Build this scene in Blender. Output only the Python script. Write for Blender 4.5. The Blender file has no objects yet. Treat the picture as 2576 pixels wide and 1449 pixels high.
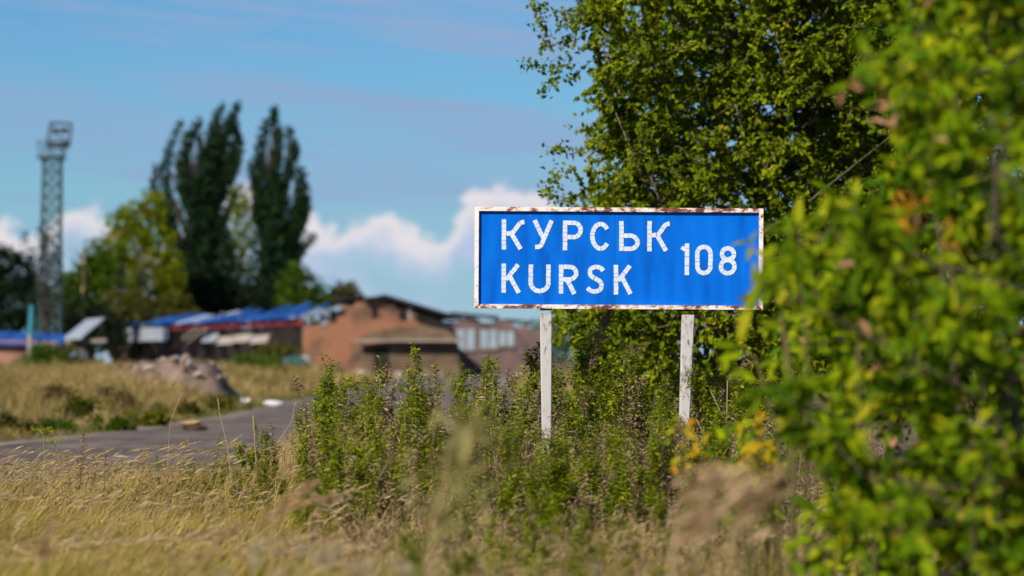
import bpy, math
import numpy as np
from mathutils import Vector, Matrix

# ------------------------------------------------------------------ camera, sky, sun, exposure
sc = bpy.context.scene
C = sc.collection
R = math.radians
FPX = 9660.0          # 135 mm lens on a 36 mm sensor, in 2576-wide picture units
CAMZ = 1.3            # camera height above the verge
HOR = 897.0           # horizon line

cam_data = bpy.data.cameras.new('camera')
cam = bpy.data.objects.new('camera', cam_data)
C.objects.link(cam)
cam.location = (0, 0, CAMZ)
cam.rotation_euler = (R(90), 0, 0)
cam_data.lens = 135
cam_data.sensor_width = 36
cam_data.shift_y = (HOR - 724.5) / 2576
cam_data.clip_start = 0.1
cam_data.clip_end = 20000
cam_data.dof.use_dof = True
cam_data.dof.focus_distance = 30.4
cam_data.dof.aperture_fstop = 2.2
sc.camera = cam

SUN_EL, SUN_AZ = 36.0, 38.0      # sun stands behind the camera, to its left
sun_vec = Vector((-math.sin(R(SUN_AZ)) * math.cos(R(SUN_EL)), -math.cos(R(SUN_AZ)) * math.cos(R(SUN_EL)), math.sin(R(SUN_EL))))
sun_data = bpy.data.lights.new('sun', 'SUN')
sun_data.energy = 4.4
sun_data.angle = R(0.5)
sun_data.color = (1.0, 0.90, 0.73)
sun = bpy.data.objects.new('sun', sun_data)
C.objects.link(sun)
sun.rotation_euler = sun_vec.to_track_quat('Z', 'Y').to_euler()

SKY_STRENGTH = 0.06
world = bpy.data.worlds.new('World')
sc.world = world
world.use_nodes = True


def build_world():
    nt = world.node_tree
    nt.nodes.clear()
    N, L = nt.nodes, nt.links

    def node(t, **kw):
        n = N.new(t)
        for k, v in kw.items():
            setattr(n, k, v)
        return n

    def m(op, a, b=None, c=None):
        n = node('ShaderNodeMath', operation=op)
        for i, v in enumerate((a, b, c)):
            if v is None:
                continue
            if isinstance(v, (int, float)):
                n.inputs[i].default_value = v
            else:
                L.new(v, n.inputs[i])
        return n.outputs[0]

    def sstep(v, lo, hi, a=0.0, b=1.0):
        n = node('ShaderNodeMapRange', interpolation_type='SMOOTHSTEP')
        L.new(v, n.inputs[0])
        for i, x in ((1, lo), (2, hi), (3, a), (4, b)):
            if isinstance(x, (int, float)):
                n.inputs[i].default_value = x
            else:
                L.new(x, n.inputs[i])
        return n.outputs[0]

    def mixc(f, a, b, mode='MIX'):
        n = node('ShaderNodeMix', data_type='RGBA', blend_type=mode)
        if isinstance(f, (int, float)):
            n.inputs[0].default_value = f
        else:
            L.new(f, n.inputs[0])
        for i, v in ((6, a), (7, b)):
            if isinstance(v, tuple):
                n.inputs[i].default_value = (*v, 1)
            else:
                L.new(v, n.inputs[i])
        return n.outputs[2]

    sky = node('ShaderNodeTexSky', sky_type='NISHITA')
    sky.sun_disc = False
    sky.sun_elevation = R(SUN_EL)
    sky.sun_rotation = math.atan2(sun_vec.x, sun_vec.y)
    sky.altitude = 300
    sky.air_density = 1.0
    sky.dust_density = 0.1
    sky.ozone_density = 2.0
    hs = node('ShaderNodeHueSaturation')
    hs.inputs['Saturation'].default_value = 1.2
    hs.inputs['Value'].default_value = 0.9
    L.new(sky.outputs[0], hs.inputs['Color'])
    base = mixc(1.0, hs.outputs[0], (0.455, 0.785, 1.16), 'MULTIPLY')

    tc = node('ShaderNodeTexCoord')
    sep = node('ShaderNodeSeparateXYZ')
    L.new(tc.outputs['Generated'], sep.inputs[0])
    dx, dy, dz = sep.outputs
    h = m('SQRT', m('ADD', m('MULTIPLY', dx, dx), m('MULTIPLY', dy, dy)))
    h = m('MAXIMUM', h, 0.02)
    t = m('MINIMUM', m('DIVIDE', dz, h), 3.0)      # tangent of elevation
    qx, qy = m('DIVIDE', dx, h), m('DIVIDE', dy, h)

    def vec(x, y, z):
        n = node('ShaderNodeCombineXYZ')
        for i, v in enumerate((x, y, z)):
            if isinstance(v, (int, float)):
                n.inputs[i].default_value = v
            else:
                L.new(v, n.inputs[i])
        return n.outputs[0]

    def noise(v, scale, detail=3, rough=0.5):
        n = node('ShaderNodeTexNoise')
        n.inputs['Scale'].default_value = scale
        n.inputs['Detail'].default_value = detail
        n.inputs['Roughness'].default_value = rough
        L.new(v, n.inputs['Vector'])
        return n.outputs[0]

    k = 0.72 / SKY_STRENGTH
    # --- long lilac streaks of thin stratus, slightly tilted
    tt = m('ADD', t, m('MULTIPLY', qx, 0.10))
    wob = m('MULTIPLY', m('SUBTRACT', noise(vec(qx, qy, m('MULTIPLY', t, 3.0)), 9.0, 2), 0.5), 0.010)
    tt = m('ADD', tt, wob)
    s1 = noise(vec(m('ADD', qx, 3.1), qy, m('MULTIPLY', tt, 15.0)), 7.5, 5, 0.6)
    streak = m('MULTIPLY', sstep(s1, 0.45, 0.66), 0.85)
    s2 = noise(vec(m('ADD', qx, 7.7), qy, m('MULTIPLY', tt, 7.0)), 3.2, 4, .6)
    streak = m('MAXIMUM', streak, m('MULTIPLY', sstep(s2, 0.45, 0.68), 0.65))
    col = mixc(streak, base, (0.275 * k, 0.40 * k, 0.62 * k))
    # pale veil towards the horizon
    col = mixc(m('MULTIPLY', sstep(t, 0.055, 0.0), 0.42), col, (0.34 * k, 0.51 * k, 0.83 * k))
    # --- cumulus bank low over the horizon, its crest measured along the azimuth
    az = m('ARCTAN2', dx, dy)
    crest_px = [(-700, 560), (-300, 600), (20, 555), (110, 580), (200, 490), (270, 520), (340, 600), (450, 560), (600, 452), (700, 520), (780, 545), (880, 530),
                (950, 512), (1010, 560), (1090, 585), (1150, 520), (1210, 468), (1300, 455), (1370, 475), (1450, 520), (1700, 500), (2100, 590), (2500, 520), (3200, 560)]
    ramp = node('ShaderNodeFloatCurve')
    cv = ramp.mapping.curves[0]
    lo, hi = -700.0, 3200.0
    pts = [((x - lo) / (hi - lo), (HOR - y) / 500.0) for x, y in crest_px]
    cv.points[0].location = pts[0]
    cv.points[1].location = pts[-1]
    for p in pts[1:-1]:
        cv.points.new(*p)
    ramp.mapping.update()
    u = m('ADD', m('MULTIPLY', az, FPX / (hi - lo)), (1288 - lo) / (hi - lo))
    uc = m('MINIMUM', m('MAXIMUM', u, 0.0), 1.0)
    L.new(uc, ramp.inputs['Value'])
    n_az = noise(vec(qx, qy, 0.0), 14.0, 3)
    far_h = m('ADD', m('MULTIPLY', n_az, 0.05), 0.008)
    inside = m('MULTIPLY', sstep(u, -0.02, 0.06), sstep(u, 1.02, 0.94))
    crest = m('ADD', m('MULTIPLY', m('MULTIPLY', ramp.outputs[0], 500.0 / FPX), inside), m('MULTIPLY', far_h, m('SUBTRACT', 1.0, inside)))
    puff = m('SUBTRACT', noise(vec(qx, qy, m('MULTIPLY', t, 1.3)), 62.0, 5, 0.6), 0.5)
    big = m('SUBTRACT', noise(vec(m('ADD', qx, 1.3), qy, m('MULTIPLY', t, 1.4)), 34.0, 3, 0.5), 0.5)
    d = m('SUBTRACT', crest, t)
    d = m('ADD', d, m('ADD', m('MULTIPLY', puff, 0.026), m('MULTIPLY', big, 0.010)))
    edge = sstep(d, -0.0008, 0.0042)
    fade = sstep(d, 0.022, 0.005)
    fade = m('MAXIMUM', fade, m('MULTIPLY', sstep(big, -0.02, 0.14), sstep(d, 0.034, 0.012)))
    cum = m('MULTIPLY', m('MULTIPLY', edge, fade), 0.9)
    lit = sstep(m('ADD', d, m('MULTIPLY', puff, -0.012)), 0.014, 0.002)
    ccol = mixc(lit, (0.47 * k, 0.56 * k, 0.76 * k), (0.84 * k, 0.77 * k, 0.78 * k))
    col = mixc(cum, col, ccol)
    bg = node('ShaderNodeBackground')
    bg.inputs['Strength'].default_value = SKY_STRENGTH
    L.new(col, bg.inputs['Color'])
    out = node('ShaderNodeOutputWorld')
    L.new(bg.outputs[0], out.inputs['Surface'])


build_world()
sc.view_settings.view_transform = 'Standard'
sc.view_settings.look = 'None'
sc.view_settings.exposure = 0.5
sc.view_settings.gamma = 1.0
sc.view_settings.use_curve_mapping = False
sc.cycles.use_denoising = True
sc.cycles.use_adaptive_sampling = True
sc.cycles.adaptive_threshold = 0.03
sc.cycles.max_bounces = 4
sc.cycles.diffuse_bounces = 2
sc.cycles.glossy_bounces = 2
sc.cycles.transmission_bounces = 4
sc.cycles.transparent_max_bounces = 8

# ------------------------------------------------------------------ helpers
def W(px, py, Y):
    """place on the site seen in direction (px, py) at Y metres down the road"""
    return np.array([(px - 1288.0) / FPX * Y, Y, CAMZ + (HOR - py) / FPX * Y])


def rng_of(s):
    return np.random.default_rng(s)


def tag(o, label=None, cat=None, group=None, kind=None):
    for k_, v in (('label', label), ('category', cat), ('group', group), ('kind', kind)):
        if v:
            o[k_] = v
    return o


def empty(name, loc=(0, 0, 0), rz=0.0):
    o = bpy.data.objects.new(name, None)
    o.location = loc
    o.rotation_euler = (0, 0, rz)
    o.empty_display_size = 0.2
    C.objects.link(o)
    return o


def link(name, me, parent=None, loc=None):
    o = bpy.data.objects.new(name, me)
    C.objects.link(o)
    if parent is not None:
        o.parent = parent
    if loc is not None:
        o.location = loc
    return o


def tri_mesh(name, V, F, mats, smooth=False, midx=None):
    V = np.asarray(V, dtype=np.float32)
    F = np.asarray(F, dtype=np.int32)
    me = bpy.data.meshes.new(name)
    me.vertices.add(len(V))
    me.vertices.foreach_set('co', V.ravel())
    me.loops.add(len(F) * 3)
    me.loops.foreach_set('vertex_index', F.ravel())
    me.polygons.add(len(F))
    me.polygons.foreach_set('loop_start', np.arange(0, len(F) * 3, 3, dtype=np.int32))
    me.polygons.foreach_set('use_smooth', np.full(len(F), bool(smooth)))
    if midx is not None:
        me.polygons.foreach_set('material_index', np.asarray(midx, dtype=np.int32))
    me.update(calc_edges=True)
    me.validate()
    for mm in (mats if isinstance(mats, (list, tuple)) else [mats]):
        me.materials.append(mm)
    return me


class MB:
    """collects solid pieces, then links them as ONE mesh object"""
    def __init__(self):
        self.v, self.f, self.n = [], [], 0

    def add(self, V, F):
        V = np.asarray(V, float)
        self.v.append(V)
        for f in F:
            f = [i + self.n for i in f]
            for k_ in range(1, len(f) - 1):
                self.f.append((f[0], f[k_], f[k_ + 1]))
        self.n += len(V)
        return self

    def box(self, c, s, rot=None):
        h = np.array(s, float) / 2
        V = np.array([[x, y, z] for x in (-1, 1) for y in (-1, 1) for z in (-1, 1)], float) * h
        if rot is not None:
            V = V @ np.array(rot.to_3x3() if hasattr(rot, 'to_3x3') else rot).T
        V = V + np.array(c, float)
        return self.add(V, [(0, 1, 3, 2), (4, 6, 7, 5), (0, 4, 5, 1), (2, 3, 7, 6), (0, 2, 6, 4), (1, 5, 7, 3)])

    def bar(self, a, b, w, d=None):
        a, b = np.array(a, float), np.array(b, float)
        d = w if d is None else d
        ax = b - a
        ln = np.linalg.norm(ax)
        ax /= ln
        up = np.array([0, 0, 1.0]) if abs(ax[2]) < 0.9 else np.array([0, 1.0, 0])
        s = np.cross(ax, up)
        s /= np.linalg.norm(s)
        u = np.cross(s, ax)
        V = []
        for p in (a, b):
            for i, j in ((-1, -1), (1, -1), (1, 1), (-1, 1)):
                V.append(p + s * i * w / 2 + u * j * d / 2)
        return self.add(V, [(3, 2, 1, 0), (4, 5, 6, 7), (0, 1, 5, 4), (1, 2, 6, 5), (2, 3, 7, 6), (3, 0, 4, 7)])

    def prism(self, poly, vec):
        """closed polygon (list of 3D points) extruded along vec"""
        P = np.array(poly, float)
        n = len(P)
        V = np.vstack([P, P + np.array(vec, float)])
        F = [tuple(range(n))[::-1], tuple(range(n, 2 * n))]
        for i in range(n):
            j = (i + 1) % n
            F.append((i, j, n + j, n + i))
        return self.add(V, F)

    def tube(self, pts, rad, ns=6):
        P = np.array(pts, float)
        rad = np.broadcast_to(np.asarray(rad, float), (len(P),))
        T = np.gradient(P, axis=0)
        T /= np.linalg.norm(T, axis=1)[:, None] + 1e-9
        V = []
        ref = np.array([0.37, 0.61, 0.13])
        for p, t_, r in zip(P, T, rad):
            s = np.cross(t_, ref)
            s /= np.linalg.norm(s) + 1e-9
            u = np.cross(t_, s)
            for k_ in range(ns):
                a = 2 * math.pi * k_ / ns
                V.append(p + r * (math.cos(a) * s + math.sin(a) * u))
        F = []
        for i in range(len(P) - 1):
            for k_ in range(ns):
                j = (k_ + 1) % ns
                F.append((i * ns + k_, i * ns + j, (i + 1) * ns + j, (i + 1) * ns + k_))
        F.append(tuple(range(ns))[::-1])
        F.append(tuple(range((len(P) - 1) * ns, len(P) * ns)))
        return self.add(V, F)

    def mesh(self, name, mat, smooth=False):
        return tri_mesh(name, np.vstack(self.v), self.f, mat, smooth)

    def build(self, name, mat, parent=None, smooth=False):
        return link(name, self.mesh(name, mat, smooth), parent)


def nrm(a):
    return a / (np.linalg.norm(a, axis=-1, keepdims=True) + 1e-9)


LEAF8 = (np.array([[0, 0, 0], [.3, .5, .07], [.3, -.5, .07], [.33, 0, 0], [.7, .36, 0.0], [.7, -.36, 0.0], [.7, 0, -.06], [1, 0, -.17]]),
         np.array([(0, 3, 1), (0, 2, 3), (1, 3, 6), (1, 6, 4), (3, 2, 5), (3, 5, 6), (4, 6, 7), (6, 5, 7)]))
LEAF4 = (np.array([[0, 0, 0], [.45, .5, .07], [.45, -.5, .07], [1, 0, -.14], [.45, 0, 0]]),
         np.array([(0, 4, 1), (0, 2, 4), (1, 4, 3), (4, 2, 3)]))
LEAF2 = (np.array([[0, 0, 0], [.5, .5, .1], [.5, -.5, .1], [1, 0, -.1]]), np.array([(0, 2, 3), (0, 3, 1)]))


def leaves(P, D, Nn, Ln, Wd, tmpl):
    """many leaf blades at once: base points, directions, facing normals, lengths, widths"""
    T, F = tmpl
    d = nrm(D)
    n = nrm(Nn - (Nn * d).sum(1, keepdims=True) * d)
    s = np.cross(d, n)
    Ln = np.asarray(Ln)[:, None, None]
    Wd = np.asarray(Wd)[:, None, None]
    V = P[:, None, :] + Ln * T[None, :, 0:1] * d[:, None, :] + Wd * T[None, :, 1:2] * s[:, None, :] + Ln * T[None, :, 2:3] * n[:, None, :]
    k_ = len(T)
    FF = F[None] + (np.arange(len(P)) * k_)[:, None, None]
    return V.reshape(-1, 3), FF.reshape(-1, 3)


def merge(parts):
    V, F, n = [], [], 0
    for v, f in parts:
        V.append(v)
        F.append(np.asarray(f) + n)
        n += len(v)
    return np.vstack(V), np.vstack(F)


def ribbons(P, H, lean_dir, lean, width, facing, segs=3, droop=1.6):
    """grass blades: base points, heights, horizontal lean direction and amount, width, facing angle"""
    n = len(P)
    ts = np.linspace(0, 1, segs + 1)
    face = np.stack([np.cos(facing), np.sin(facing), np.zeros(n)], 1)
    V = []
    for t_ in ts:
        c = P + np.stack([lean_dir[:, 0] * lean * t_ ** droop, lean_dir[:, 1] * lean * t_ ** droop, H * (t_ - 0.12 * t_ ** 3)], 1)
        w = width * (1 - 0.85 * t_ ** 1.5)
        if t_ == 1:
            V.append(c[:, None, :])
        else:
            V.append(np.stack([c - face * w[:, None] / 2, c + face * w[:, None] / 2], 1))
    V = np.concatenate(V, 1)
    k_ = V.shape[1]
    F = []
    for i in range(segs - 1):
        a = 2 * i
        F += [(a, a + 1, a + 3), (a, a + 3, a + 2)]
    a = 2 * (segs - 1)
    F.append((a, a + 1, a + 2))
    F = np.array(F)[None] + (np.arange(n) * k_)[:, None, None]
    return V.reshape(-1, 3), F.reshape(-1, 3)


# ------------------------------------------------------------------ materials
def new_mat(name):
    mt = bpy.data.materials.new(name)
    mt.use_nodes = True
    nt = mt.node_tree
    b = nt.nodes['Principled BSDF']
    return mt, nt, b


def ramp_node(nt, cols, pos=None):
    r = nt.nodes.new('ShaderNodeValToRGB')
    el = r.color_ramp.elements
    pos = pos or [i / max(1, len(cols) - 1) for i in range(len(cols))]
    el[0].position, el[0].color = pos[0], (*cols[0], 1)
    el[1].position, el[1].color = pos[-1], (*cols[-1], 1)
    for p, c in list(zip(pos, cols))[1:-1]:
        e = el.new(p)
        e.color = (*c, 1)
    return r


def mat_leaf(name, cols, transl=0.3, rough=0.65, spec=0.06, pos=None, tint=(1.25, 1.15, 0.5), patch=None):
    mt, nt, b = new_mat(name)
    g = nt.nodes.new('ShaderNodeNewGeometry')
    r = ramp_node(nt, cols, pos)
    if patch:                       # plants of one kind growing in patches: shift the hue by place
        psc, pw = patch
        nz = nt.nodes.new('ShaderNodeTexNoise')
        nz.inputs['Scale'].default_value = psc
        nz.inputs['Detail'].default_value = 3
        nt.links.new(g.outputs['Position'], nz.inputs['Vector'])
        mr = nt.nodes.new('ShaderNodeMapRange')
        mr.inputs[1].default_value, mr.inputs[2].default_value = .34, .66
        mr.inputs[3].default_value, mr.inputs[4].default_value = 0.0, pw
        nt.links.new(nz.outputs[0], mr.inputs[0])
        ma = nt.nodes.new('ShaderNodeMath')
        ma.operation = 'MULTIPLY_ADD'
        ma.inputs[1].default_value = 1 - pw
        nt.links.new(g.outputs['Random Per Island'], ma.inputs[0])
        nt.links.new(mr.outputs[0], ma.inputs[2])
        nt.links.new(ma.outputs[0], r.inputs[0])
    else:
        nt.links.new(g.outputs['Random Per Island'], r.inputs[0])
    nt.links.new(r.outputs[0], b.inputs['Base Color'])
    b.inputs['Roughness'].default_value = rough
    b.inputs['Specular IOR Level'].default_value = spec
    tr = nt.nodes.new('ShaderNodeBsdfTranslucent')
    mx = nt.nodes.new('ShaderNodeMix')
    mx.data_type = 'RGBA'
    mx.blend_type = 'MULTIPLY'
    mx.inputs[0].default_value = 1
    nt.links.new(r.outputs[0], mx.inputs[6])
    mx.inputs[7].default_value = (*tint, 1)
    nt.links.new(mx.outputs[2], tr.inputs['Color'])
    ms = nt.nodes.new('ShaderNodeMixShader')
    ms.inputs[0].default_value = transl
    nt.links.new(b.outputs[0], ms.inputs[1])
    nt.links.new(tr.outputs[0], ms.inputs[2])
    nt.links.new(ms.outputs[0], nt.nodes['Material Output'].inputs['Surface'])
    return mt


def mat_noise(name, cols, scale=3.0, detail=6, rough=0.8, pos=None, bump=0.0, stretch=(1, 1, 1), metallic=0.0, coord='Object', bscale=None, island=0.0):
    mt, nt, b = new_mat(name)
    tc = nt.nodes.new('ShaderNodeTexCoord')
    mp = nt.nodes.new('ShaderNodeMapping')
    mp.inputs['Scale'].default_value = stretch
    nt.links.new(tc.outputs[coord], mp.inputs['Vector'])
    nz = nt.nodes.new('ShaderNodeTexNoise')
    nz.inputs['Scale'].default_value = scale
    nz.inputs['Detail'].default_value = detail
    nz.inputs['Roughness'].default_value = 0.62
    nt.links.new(mp.outputs[0], nz.inputs['Vector'])
    r = ramp_node(nt, cols, pos or [0.3 + 0.4 * i / max(1, len(cols) - 1) for i in range(len(cols))])
    fac = nz.outputs[0]
    if island:
        g = nt.nodes.new('ShaderNodeNewGeometry')
        mm = nt.nodes.new('ShaderNodeMath')
        mm.operation = 'MULTIPLY_ADD'
        nt.links.new(g.outputs['Random Per Island'], mm.inputs[0])
        mm.inputs[1].default_value = island
        nt.links.new(nz.outputs[0], mm.inputs[2])
        m2 = nt.nodes.new('ShaderNodeMath')
        m2.operation = 'SUBTRACT'
        nt.links.new(mm.outputs[0], m2.inputs[0])
        m2.inputs[1].default_value = island / 2
        fac = m2.outputs[0]
    nt.links.new(fac, r.inputs[0])
    nt.links.new(r.outputs[0], b.inputs['Base Color'])
    b.inputs['Roughness'].default_value = rough
    b.inputs['Metallic'].default_value = metallic
    b.inputs['Specular IOR Level'].default_value = .12 if rough > .5 else .3
    if bump:
        n2 = nt.nodes.new('ShaderNodeTexNoise')
        n2.inputs['Scale'].default_value = bscale or scale * 4
        n2.inputs['Detail'].default_value = 5
        nt.links.new(mp.outputs[0], n2.inputs['Vector'])
        bp = nt.nodes.new('ShaderNodeBump')
        bp.inputs['Strength'].default_value = bump
        bp.inputs['Distance'].default_value = 0.02
        nt.links.new(n2.outputs[0], bp.inputs['Height'])
        nt.links.new(bp.outputs[0], b.inputs['Normal'])
    return mt


def mat_rusty(name, paint, rust=(0.16, 0.05, 0.025), amount=0.56, scale=16.0, rough=0.55, stretch=(1, 1, 1)):
    """paint that flakes off in patches to rust"""
    mt, nt, b = new_mat(name)
    tc = nt.nodes.new('ShaderNodeTexCoord')
    mp = nt.nodes.new('ShaderNodeMapping')
    mp.inputs['Scale'].default_value = stretch
    nt.links.new(tc.outputs['Object'], mp.inputs['Vector'])
    n1 = nt.nodes.new('ShaderNodeTexNoise')
    n1.inputs['Scale'].default_value = scale
    n1.inputs['Detail'].default_value = 9
    n1.inputs['Roughness'].default_value = 0.72
    nt.links.new(mp.outputs[0], n1.inputs['Vector'])
    n2 = nt.nodes.new('ShaderNodeTexNoise')
    n2.inputs['Scale'].default_value = 2.3
    n2.inputs['Detail'].default_value = 2
    nt.links.new(tc.outputs['Object'], n2.inputs['Vector'])
    ad = nt.nodes.new('ShaderNodeMath')
    ad.operation = 'MULTIPLY_ADD'
    nt.links.new(n2.outputs[0], ad.inputs[0])
    ad.inputs[1].default_value = 0.55
    nt.links.new(n1.outputs[0], ad.inputs[2])
    r = ramp_node(nt, [paint, tuple(p * .78 for p in paint), (paint[0] * .75, paint[1] * .5, paint[2] * .38), rust, tuple(x * .5 for x in rust)],
                  [amount + .14, amount + .21, amount + .24, amount + .28, amount + .42])
    nt.links.new(ad.outputs[0], r.inputs[0])
    nt.links.new(r.outputs[0], b.inputs['Base Color'])
    b.inputs['Roughness'].default_value = rough
    bp = nt.nodes.new('ShaderNodeBump')
    bp.inputs['Strength'].default_value = 0.3
    bp.inputs['Distance'].default_value = 0.004
    nt.links.new(ad.outputs[0], bp.inputs['Height'])
    nt.links.new(bp.outputs[0], b.inputs['Normal'])
    return mt


def mat_brick(name, c1, c2, mortar, scale=1.0, stain=(0.10, 0.07, 0.05)):
    mt, nt, b = new_mat(name)
    tc = nt.nodes.new('ShaderNodeTexCoord')
    mp = nt.nodes.new('ShaderNodeMapping')
    mp.inputs['Rotation'].default_value = (R(90), 0, 0)
    nt.links.new(tc.outputs['Object'], mp.inputs['Vector'])
    br = nt.nodes.new('ShaderNodeTexBrick')
    br.inputs['Color1'].default_value = (*c1, 1)
    br.inputs['Color2'].default_value = (*c2, 1)
    br.inputs['Mortar'].default_value = (*mortar, 1)
    br.inputs['Scale'].default_value = scale
    br.inputs['Brick Width'].default_value = .26
    br.inputs['Row Height'].default_value = .075
    br.inputs['Mortar Size'].default_value = .01
    nt.links.new(mp.outputs[0], br.inputs['Vector'])
    nz = nt.nodes.new('ShaderNodeTexNoise')
    nz.inputs['Scale'].default_value = 0.55
    nz.inputs['Detail'].default_value = 7
    nt.links.new(tc.outputs['Object'], nz.inputs['Vector'])
    r = ramp_node(nt, [(0, 0, 0), (0, 0, 0), (1, 1, 1)], [0.0, 0.46, 0.66])
    nt.links.new(nz.outputs[0], r.inputs[0])
    mx = nt.nodes.new('ShaderNodeMix')
    mx.data_type = 'RGBA'
    nt.links.new(r.outputs[0], mx.inputs[0])
    nt.links.new(br.outputs['Color'], mx.inputs[6])
    mx.inputs[7].default_value = (*stain, 1)
    nt.links.new(mx.outputs[2], b.inputs['Base Color'])
    b.inputs['Roughness'].default_value = 0.9
    return mt


M = {}
M['ground'] = mat_noise('dry_earth', [(.055, .04, .022), (.12, .09, .05), (.17, .14, .075)], 0.8, 8, 0.95, bump=0.6)
M['asphalt'] = mat_noise('worn_asphalt', [(.072, .056, .048), (.125, .100, .086), (.215, .170, .138)], 0.9, 10, 0.85, bump=0.3, bscale=30, stretch=(1.2, .35, 1))
M['shoulder'] = mat_noise('gravel_shoulder', [(.13, .10, .08), (.21, .165, .13), (.28, .225, .18)], 1.4, 8, 0.95, bump=0.6)
M['sign_blue'] = None
M['tape'] = mat_noise('white_reflective_tape', [(.54, .62, .76), (.68, .75, .86)], 9, 4, 0.4, island=0.5)
M['tape_gap'] = mat_noise('grimy_tape_joint', [(.05, .09, .22), (.12, .10, .12)], 40, 3, 0.7)
M['frame'] = mat_rusty('flaking_white_frame_paint', (.80, .73, .69), amount=0.62, scale=26)
M['frame_rusty'] = mat_rusty('rusted_white_frame_paint', (.80, .72, .67), amount=0.555, scale=26, stretch=(.55, 1, 1))
M['post'] = mat_rusty('whitewashed_post', (.47, .46, .465), rust=(.10, .085, .06), amount=0.655, scale=22, rough=.8, stretch=(1.6, 1.6, .7))
M['steel_dark'] = mat_noise('dark_steel', [(.03, .03, .03), (.08, .06, .05)], 8, 4, 0.6, metallic=.3)
M['bark'] = mat_noise('bark', [(.05, .036, .025), (.11, .08, .06), (.18, .135, .10)], 9, 6, 0.9, bump=.6, stretch=(1, 1, .25))
M['bark_dark'] = mat_noise('dark_bark', [(.03, .025, .02), (.08, .06, .045)], 5, 5, 0.9, stretch=(1, 1, .25))
M['brick'] = mat_brick('orange_brick', (.33, .125, .06), (.40, .165, .085), (.29, .17, .11))
M['brick_red'] = mat_brick('red_brick', (.30, .12, .07), (.36, .16, .10), (.3, .2, .15))
M['blue_sheet'] = mat_noise('blue_roof_sheet', [(.006, .035, .16), (.010, .065, .27), (.03, .12, .34)], 1.2, 5, 0.55, metallic=0, stretch=(1, 1, .3))
M['pale_sheet'] = mat_noise('pale_blue_panel', [(.20, .27, .36), (.32, .38, .46), (.40, .38, .40)], 1.0, 6, 0.6)
M['grey_sheet'] = mat_noise('galvanised_sheet', [(.26, .30, .36), (.36, .40, .46)], 1.4, 5, 0.5, metallic=.15)
M['red_paint'] = mat_noise('dull_red_paint', [(.14, .02, .03), (.24, .04, .06)], 1.5, 5, 0.6)
M['char_and_shade'] = mat_noise('char_and_painted_shade', [(.012, .011, .011), (.04, .034, .03)], 3, 5, 0.9)  # burnt timber; on shed walls and openings this black paints shade
M['roof_dark'] = mat_noise('tarred_roof', [(.018, .018, .024), (.05, .048, .055)], 2, 5, 0.85)
M['concrete'] = mat_noise('weathered_concrete', [(.22, .19, .165), (.36, .32, .28)], 2, 6, 0.9)
M['slab'] = mat_noise('pale_slab', [(.26, .22, .20), (.40, .36, .34)], 2, 6, 0.9)
M['clay'] = mat_noise('brown_clay', [(.06, .042, .028), (.13, .09, .06), (.18, .13, .09)], 0.9, 7, 0.95)
M['pink_plaster'] = mat_noise('pinkish_plaster', [(.10, .07, .07), (.20, .135, .13)], .8, 6, 0.9)
M['blue_white'] = mat_noise('blue_white_paint', [(.20, .28, .36), (.34, .41, .48)], 1.0, 6, 0.7)
M['teal'] = mat_noise('teal_paint', [(.02, .16, .22), (.03, .24, .32)], 2, 4, 0.5)
M['teal_dark'] = mat_noise('dark_teal', [(.01, .04, .045), (.03, .09, .09), (.10, .14, .12)], 3, 5, .8)
M['mast'] = mat_noise('grey_green_steel', [(.03, .065, .075), (.06, .11, .12), (.09, .09, .085)], 1.2, 5, 0.55, metallic=.2)
M['rubble'] = mat_noise('rubble', [(.06, .042, .028), (.14, .098, .072), (.24, .175, .145)], 1.6, 7, 0.95, island=.7, bump=.6)
M['plastic'] = mat_noise('white_plastic', [(.55, .56, .62), (.72, .72, .78)], 3, 4, 0.6)
M['clod'] = mat_noise('dark_clod', [(.035, .025, .02), (.09, .06, .045)], 4, 6, 0.95, bump=.5)
M['straw_top'] = mat_noise('straw', [(.30, .20, .09), (.44, .31, .15)], 6, 5, 0.9)

# leaves and grasses
M['leaf_tree'] = mat_leaf('tree_leaf', [(.032, .056, .003), (.092, .136, .004), (.165, .212, .005), (.26, .29, .008), (.32, .21, .03)], pos=[0, .35, .7, .93, 1], patch=(.9, .35))
M['leaf_bush'] = mat_leaf('bush_leaf', [(.016, .046, .002), (.055, .120, .003), (.120, .212, .003), (.25, .335, .004), (.46, .45, .008)], pos=[0, .26, .52, .76, 1], transl=.34, patch=(2.2, .35))
M['leaf_yellow'] = mat_leaf('yellow_leaf', [(.30, .30, .012), (.46, .33, .012), (.52, .27, .012)], transl=.35)
M['leaf_lime'] = mat_leaf('lime_leaf', [(.20, .28, .008), (.32, .37, .010), (.46, .44, .02)], transl=.45)
M['leaf_dead'] = mat_leaf('withered_leaf', [(.22, .10, .05), (.38, .20, .11), (.46, .28, .17)], transl=.25, tint=(1.1, .9, .7))
M['leaf_orange'] = mat_leaf('orange_leaf', [(.30, .13, .01), (.44, .24, .02)], transl=.3, tint=(1.1, .9, .6))
M['weed'] = mat_leaf('weed_leaf', [(.050, .085, .003), (.145, .200, .004), (.245, .300, .006), (.35, .38, .010)], transl=.34, patch=(2.6, .3))
M['weed_stem'] = mat_noise('weed_stem', [(.10, .11, .03), (.16, .12, .06)], 6, 3, .8)
M['weed_dry'] = mat_leaf('dry_weed', [(.12, .078, .038), (.28, .20, .115), (.46, .35, .22)], transl=.15, patch=(1.6, .4), tint=(1, 1, .9))
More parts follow.
